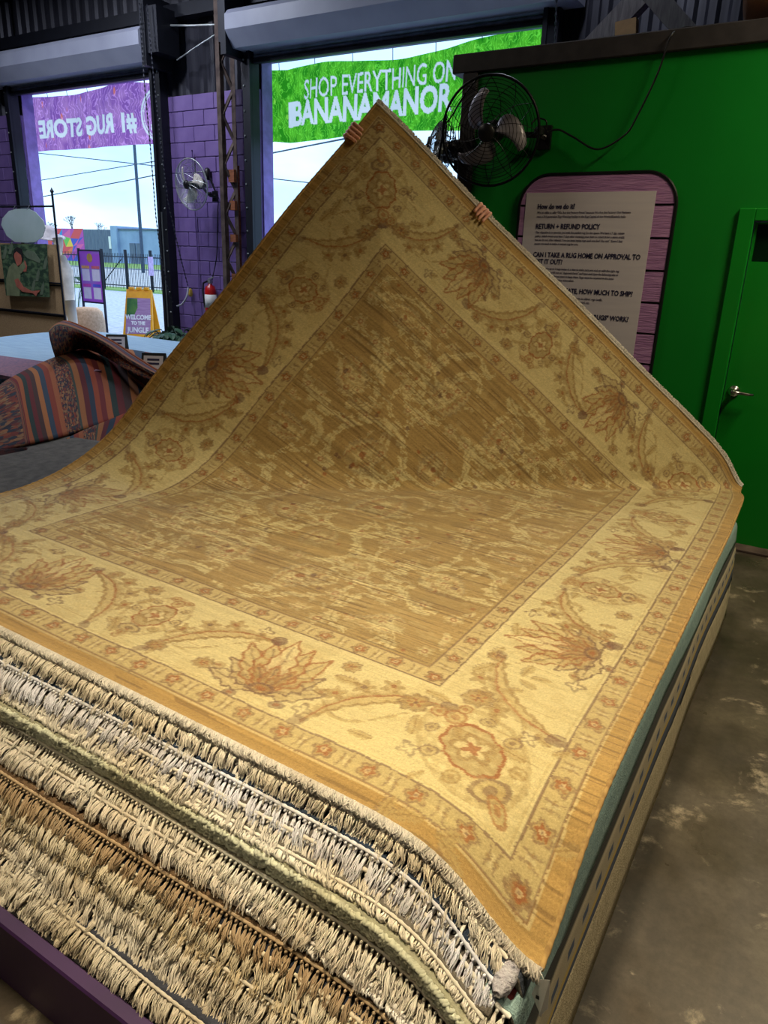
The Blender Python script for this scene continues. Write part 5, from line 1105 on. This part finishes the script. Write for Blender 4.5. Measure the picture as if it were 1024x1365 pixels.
# QR-code stand (codes left out) and sandwich board
a = atz(136, 452, 0); b_ = np.array((a[0], a[1], 0)); YS = a[1]
sxw = lambda x, y: aty(x, y, YS)
ps = thing('sign_stand', 'purple information panel on two dark legs outside the street door', 'sign', tuple(b_))
x0_, x1_ = sxw(109, 380)[0], sxw(137.5, 380)[0]; zt_, zb_ = sxw(123, 335)[2], sxw(123, 402)[2]
m_ = MB()
for x in (x0_, x1_): MB().box((x-.018, YS-.018, -.02), (x+.018, YS+.018, zt_+.02)).build('leg', M['iron'], ps)
for z in (zt_, zb_-.03): MB().box((x0_, YS-.015, z), (x1_, YS+.015, z+.03)).build('frame_bar', M['iron'], ps)
pan = MB().box((x0_+.018, YS-.008, zb_), (x1_-.018, YS+.008, zt_)).build('panel', pm('purple_teal_print', (178, 82, 200), .6, col2=(110, 170, 190), scale=1.1, stretch=(.4, .4, 1.6), lo=.48, hi=.62), ps)
hx = (x0_+x1_)/2; hw = (x1_-x0_)/2; hh = zt_-zb_
for k, c_ in enumerate(((244, 180, 90), (240, 110, 110), (226, 70, 180), (90, 100, 220))):
    i, j = k % 2, k//2; xx = hx+(-.5 if i == 0 else .5)*hw*.92; zz = zb_+hh*(.66-.36*j)
    MB().box((xx-hw*.36, YS-.012, zz), (xx+hw*.36, YS-.0082, zz+hh*.055)).build('caption_strip', pm('caption_%d' % k, c_, .6), ps); MB().box((xx-hw*.34, YS-.012, zz-hh*.245), (xx+hw*.34, YS-.0082, zz-hh*.015)).build('blank_square', M['white'], ps)
MB().lathe([(.001, 0), (.085, 0), (.085, .003), (.001, .003)], (hx, YS-.0085, zt_-hh*.13), (0, -1, 0), 18).build('round_badge', M['mustard'], ps)
a = atz(190, 446, 0); sb = thing('sandwich_board', 'yellow A-frame sandwich board reading WELCOME TO THE JUNGLE', 'sign', (a[0], a[1], -.02))
S0 = np.array((a[0], a[1], -.02)); rz = math.radians(32); ex_ = np.array((math.cos(rz), math.sin(rz), 0)); ey_ = np.array((-math.sin(rz), math.cos(rz), 0)); hB = .98; wB = .33
def sbp(x, s_, z): return S0+ex_*x+ey_*s_*(.30*(1-z/hB)+.02)+np.array((0, 0, z))
for s_, nm in ((-1, 'front_panel'), (1, 'rear_panel')):
    m_ = MB(); A = [sbp(-wB, s_, 0), sbp(wB, s_, 0), sbp(wB*.82, s_, hB), sbp(-wB*.82, s_, hB)]; m_.prism(A if s_ > 0 else A, ey_*(-s_)*.045); m_.build(nm, M['yellow'], sb)
for x in (-.16, .0, .16): MB().bar(sbp(x-.05, -1, hB+.02), sbp(x+.05, -1, hB+.02), .10, .05).build('top_lug', M['yellow'], sb)
fnrm = nrm(np.cross(ex_, sbp(0, -1, hB)-sbp(0, -1, 0))); upv = nrm(sbp(0, -1, hB)-sbp(0, -1, 0))
def onb(x, z, d=.004): return sbp(x, -1, z)+fnrm*d
sgn_ = 1 if fnrm@(CAM-S0) > 0 else -1; fnrm = fnrm*sgn_
MB().prism([onb(-.27, .06), onb(.27, .06), onb(.25, .80), onb(-.25, .80)], fnrm*.003).build('poster_insert', pm('mauve_planks', (176, 138, 168), .7, col2=(150, 112, 146), scale=5, stretch=(1, 1, 9)), sb)
MB().prism([onb(-.26, .4, .008), onb(-.10, .42, .008), onb(-.02, .6, .008), onb(-.03, .79, .008), onb(-.25, .79, .008)], fnrm*.002).build('leaf_print', M['leafg'], sb)
SBT = pm('board_lettering', (244, 240, 236), .7)
for s_, z, sz in (('WELCOME', .36, .135), ('TO THE', .25, .10), ('JUNGLE', .09, .155)):
    text('lettering', s_, sz, onb(0, z, .012), ex_, upv, SBT, sb, .006, .84, .002, 'CENTER')

# ================================================================== THE PERSON HOLDING THE RUG
uE = np.array([0., .001]); 
def frame(u_, v_, du_, dv_):
    P = rug_surf(np.array([u_]), np.array([v_]))[0]; e_ = 1e-3
    tu = (rug_surf(np.array([u_+e_]), np.array([v_]))-rug_surf(np.array([u_-e_]), np.array([v_])))[0]; tv = (rug_surf(np.array([u_]), np.array([v_+e_]))-rug_surf(np.array([u_]), np.array([v_-e_])))[0]
    n_ = nrm(np.cross(tu, tv)); inn_ = nrm(tu*du_+tv*dv_); ed = nrm(np.cross(n_, inn_)); return P, inn_, ed, n_
FING = []; HANDS = []
def cap(lst, a, b_, ra, rb): lst.append((np.array(a, float), np.array(b_, float), ra, rb))
def build_hand(P, q_, e_, n_, flip, elbow, shoulder):
    lst = []
    Lf = [.066, .074, .069, .055]
    for k in range(4):
        o_ = e_*flip*(k-1.5)*.0215; L_ = Lf[k]
        b0 = P+o_-q_*.012-n_*.034; k1 = P+o_-q_*.024-n_*.006; k2 = P+o_-q_*.012+n_*.016; tp_ = P+o_*.95+q_*(L_*.62)+n_*.0145
        cap(lst, b0, k1, .0098, .0098); cap(lst, k1, k2, .0096, .0090); cap(lst, k2, tp_, .0088, .0074)
    pc_ = P+q_*.045-n_*.042
    for k in range(4): cap(lst, P+e_*flip*(k-1.5)*.0215-q_*.012-n_*.034, pc_+e_*flip*(k-1.5)*.016, .0125, .0155)
    wr = P+q_*.085-n_*.055
    cap(lst, pc_-e_*.015, wr, .022, .026); cap(lst, pc_+e_*.015, wr, .022, .026)
    th0 = pc_-e_*flip*.035; th1 = P-e_*flip*.05+q_*.02-n_*.028; cap(lst, wr, th0, .02, .014); cap(lst, th0, th1, .013, .0105)
    fw_ = wr+(np.array(elbow)-wr)*.25; cap(lst, wr, fw_, .026, .032)
    return lst, wr
PLh, PRh = frame(0., RL-.172, 1, 0), frame(.719, RL, 0, -1)
shL, shR = np.array((-2.12, 3.74, 1.66)), np.array((-1.74, 3.86, 1.63))
elL, elR = np.array((-2.24, 3.66, 1.90)), np.array((-1.70, 4.0, 1.46))
hl, wl = build_hand(*PLh, 1, elL, shL); hr, wr_ = build_hand(*PRh, -1, elR, shR)
bd = []
hip = np.array((-1.92, 3.98, 1.16)); nk = np.array((-1.93, 3.79, 1.72)); hd = np.array((-1.94, 3.77, 1.85))
cap(bd, hip, (hip+nk)/2, .155, .15); cap(bd, (hip+nk)/2, nk-np.array((0, 0, .12)), .15, .15); cap(bd, shL, shR, .075, .075); cap(bd, shL*.5+hip*.5, shR*.5+hip*.5, .12, .12); cap(bd, nk-np.array((0, 0, .06)), hd, .058, .055)
cap(bd, hd+np.array((0, .015, .06)), hd+np.array((0, -.01, -.01)), .098, .078); cap(bd, hd+np.array((.004, -.085, .02)), hd+np.array((.004, -.105, -.005)), .012, .016); cap(bd, hd+np.array((0, -.05, -.055)), hd+np.array((0, -.03, -.05)), .045, .05)
for s_ in (-1, 1): cap(bd, hd+np.array((s_*.092, .01, .02)), hd+np.array((s_*.094, .012, -.015)), .02, .015)
for sh, el, wr2 in ((shL, elL, wl), (shR, elR, wr_)): cap(bd, sh, el, .058, .046); cap(bd, el, wr2, .044, .030)
for s_, k_ in ((-1, .0), (1, .03)):
    h_ = hip+np.array((s_*.095, 0, -.05)); kn = np.array((hip[0]+s_*.115, 4.0-.02, .68)); an = np.array((hip[0]+s_*.12, 4.03, .28)); cap(bd, h_, kn, .095, .066); cap(bd, kn, an, .064, .045); cap(bd, an+np.array((0, .03, -.035)), an+np.array((s_*.02, -.16, -.045)), .042, .038)
def capsule_mesh(lst):
    V, F = [], []
    for a, b_, ra, rb in lst:
        m_ = MB(); t = b_-a; L_ = np.linalg.norm(t); t = t/(L_+1e-9); N_ = 5; pr = []
        for i in range(N_): ph = -pi/2+(pi/2)*i/(N_-1)*.999+.01; pr.append((ra*math.cos(ph), ra*math.sin(ph)))
        for i in range(N_): ph = (pi/2)*i/(N_-1)*.98; pr.append((rb*math.cos(ph), L_+rb*math.sin(ph)))
        m_.lathe(pr, a, t, 14); n0 = len(V); V += m_.v; F += [tuple(i+n0 for i in f) for f in m_.f]
    me = bpy.data.meshes.new('capsules'); me.from_pydata(V, [], F); me.update(); return me
def fuse(lst, vox):
    ob = bpy.data.objects.new('tmp', capsule_mesh(lst)); COL.objects.link(ob); md = ob.modifiers.new('r', 'REMESH'); md.mode = 'VOXEL'; md.voxel_size = vox; sm = ob.modifiers.new('s', 'SMOOTH'); sm.iterations = 4; sm.factor = .5
    return ob
tmp = [fuse(bd, .012), fuse(hl, .0028), fuse(hr, .0028)]
# text objects are made here and turned into meshes
fonts = []
for (name, body, size, org, right, up, mat, parent, bold, xs, ext, align, label, shear) in TEXTQ:
    cu = bpy.data.curves.new('t', 'FONT'); cu.body = body; cu.size = size; cu.extrude = ext; cu.offset = bold; cu.align_x = align; cu.resolution_u = 2 if size < .05 else 4; cu.shear = shear
    ob = bpy.data.objects.new('t', cu); COL.objects.link(ob); fonts.append(ob)
bfonts = []
for B in BANNERS:
    for (body_, size, org, dirx, bold, xs, slope) in B[8]:
        cu = bpy.data.curves.new('t', 'FONT'); cu.body = body_; cu.size = size; cu.offset = bold; cu.resolution_u = 3
        ob = bpy.data.objects.new('t', cu); COL.objects.link(ob); bfonts.append(ob)
bpy.context.view_layer.update(); dg = bpy.context.evaluated_depsgraph_get()
for ob, (name, body, size, org, right, up, mat, parent, bold, xs, ext, align, label, shear) in zip(fonts, TEXTQ):
    me = bpy.data.meshes.new_from_object(ob.evaluated_get(dg)); me.materials.clear()
    r_ = np.array(right, float)*xs; u_ = np.array(up, float); w_ = np.cross(nrm(right), nrm(up)); off = np.array(org, float)-world_loc(parent)
    co = np.empty(len(me.vertices)*3); me.vertices.foreach_get('co', co); co = co.reshape(-1, 3); co = co[:, :1]*r_+co[:, 1:2]*u_+co[:, 2:]*w_+off
    me.vertices.foreach_set('co', co.ravel()); ob2 = finish(me, name, mat, parent)
bi = iter(bfonts)
for (par, x0, x1, zt_f, zb_f, bil, foldx, mat_, texts, ring_) in BANNERS:
    nx = int((x1-x0)/.010); nz_ = 84; xg = np.linspace(x0, x1, nx); tg_ = np.linspace(0, 1, nz_)
    zt_a = np.array([zt_f(x) for x in xg]); zb_a = np.array([zb_f(x) for x in xg]); Zg = zt_a[None, :]*(1-tg_[:, None])+zb_a[None, :]*tg_[:, None]; Xg = np.repeat(xg[None, :], nz_, 0); mask = np.zeros(Xg.shape)
    for (body_, size, org, dirx, bold, xs, slope) in texts:
        me = bpy.data.meshes.new_from_object(next(bi).evaluated_get(dg)); me.calc_loop_triangles()
        co = np.array([v.co[:2] for v in me.vertices]); px = org[0]+dirx*co[:, 0]*xs; pz = org[1]+co[:, 1]+slope*co[:, 0]
        for lt in me.loop_triangles:
            i_ = list(lt.vertices); ax_, az_ = px[i_], pz[i_]; j0, j1 = np.searchsorted(xg, [ax_.min()-.01, ax_.max()+.01])
            if j1 <= j0: continue
            X_, Z_ = Xg[:, j0:j1], Zg[:, j0:j1]; dn = (az_[1]-az_[2])*(ax_[0]-ax_[2])+(ax_[2]-ax_[1])*(az_[0]-az_[2])
            if abs(dn) < 1e-12: continue
            l1 = ((az_[1]-az_[2])*(X_-ax_[2])+(ax_[2]-ax_[1])*(Z_-az_[2]))/dn; l2 = ((az_[2]-az_[0])*(X_-ax_[2])+(ax_[0]-ax_[2])*(Z_-az_[2]))/dn
            mask[:, j0:j1][(l1 >= -.001) & (l2 >= -.001) & (l1+l2 <= 1.001)] = 1
    if ring_:
        rr_ = np.hypot((Xg-ring_[0])/.92, Zg-ring_[1]); mask[abs(rr_-ring_[2]) < .018] = 1; mask[abs(rr_-ring_[2]*.88) < .008] = 1
    T = np.repeat(tg_[:, None], nx, 1); Yg = YBN+bil*np.sin(Xg*3.1)*np.sin(pi*(.2+.6*T))+.012*np.sin(Xg*9+T*3)
    if foldx: Yg = np.where(Xg < foldx, YBN-(foldx-Xg)*.9, Yg)
    cl_ = npmesh('cloth', np.stack([Xg, Yg, Zg], -1).reshape(-1, 3), gridfaces(nz_, nx), mat_, par)
    ca = cl_.data.color_attributes.new('print', 'FLOAT_COLOR', 'POINT'); mk = mask.ravel(); ca.data.foreach_set('color', np.stack([mk, mk, mk, mk*0+1], 1).astype(np.float32).ravel())
VV_, FF_, n0 = [], [], 0
for ob in tmp:
    me = bpy.data.meshes.new_from_object(ob.evaluated_get(dg)); co = np.empty(len(me.vertices)*3); me.vertices.foreach_get('co', co); VV_.append(co.reshape(-1, 3)); FF_ += [tuple(v+n0 for v in p_.vertices) for p_ in me.polygons]; n0 += len(me.vertices)
for ob in tmp+fonts+bfonts:
    d_ = ob.data; bpy.data.objects.remove(ob)
pr_ = thing('person', 'person hidden behind the lifted gold rug, only the gripping fingers showing', 'person', (hip[0], 4.0, .195))
VVa = np.concatenate(VV_); me = bpy.data.meshes.new('body'); me.from_pydata((VVa-world_loc(pr_)).tolist(), [], FF_)
cen = np.array([VVa[list(f)].mean(0) for f in FF_]); mi_ = np.where(cen[:, 2] < 1.18, 2, 1)
mi_[(np.linalg.norm(cen-hd, axis=1) < .16)] = 0
for wp_, el in ((wl, elL), (wr_, elR)): mi_[np.linalg.norm(cen-wp_, axis=1) < .17] = 0
mi_[cen[:, 2] < .27] = 3
body = finish(me, 'body', [M['skin'], M['shirt'], M['jeans'], M['black']], pr_, True, mi_.tolist())
m_ = MB(); G = []
for i in range(9):
    ph = pi*.5*i/8; G.append([hd+np.array((0, .018, .06))+.106*np.array((math.cos(t)*math.sin(ph+.02), math.sin(t)*math.sin(ph+.02)*1.05, math.cos(ph)*(1) - (.35 if math.sin(t) > -.3 else 0)*(i/8))) for t in np.linspace(0, 2*pi, 25)])
m_.grid(G).build('hair', M['hair'], pr_, True)
for s_ in (-1, 1): MB().lathe([(.001, -.011), (.009, -.006), (.011, 0), (.009, .006), (.001, .011)], hd+np.array((s_*.034, -.082, .03)), (0, -1, 0), 10).build('eye', M['white'], pr_, True)
MB().tube([hd+np.array((-.025, -.082, -.045)), hd+np.array((0, -.088, -.047)), hd+np.array((.025, -.082, -.045))], .005, 6).build('mouth', pm('lips', (150, 84, 76), .5), pr_, True)
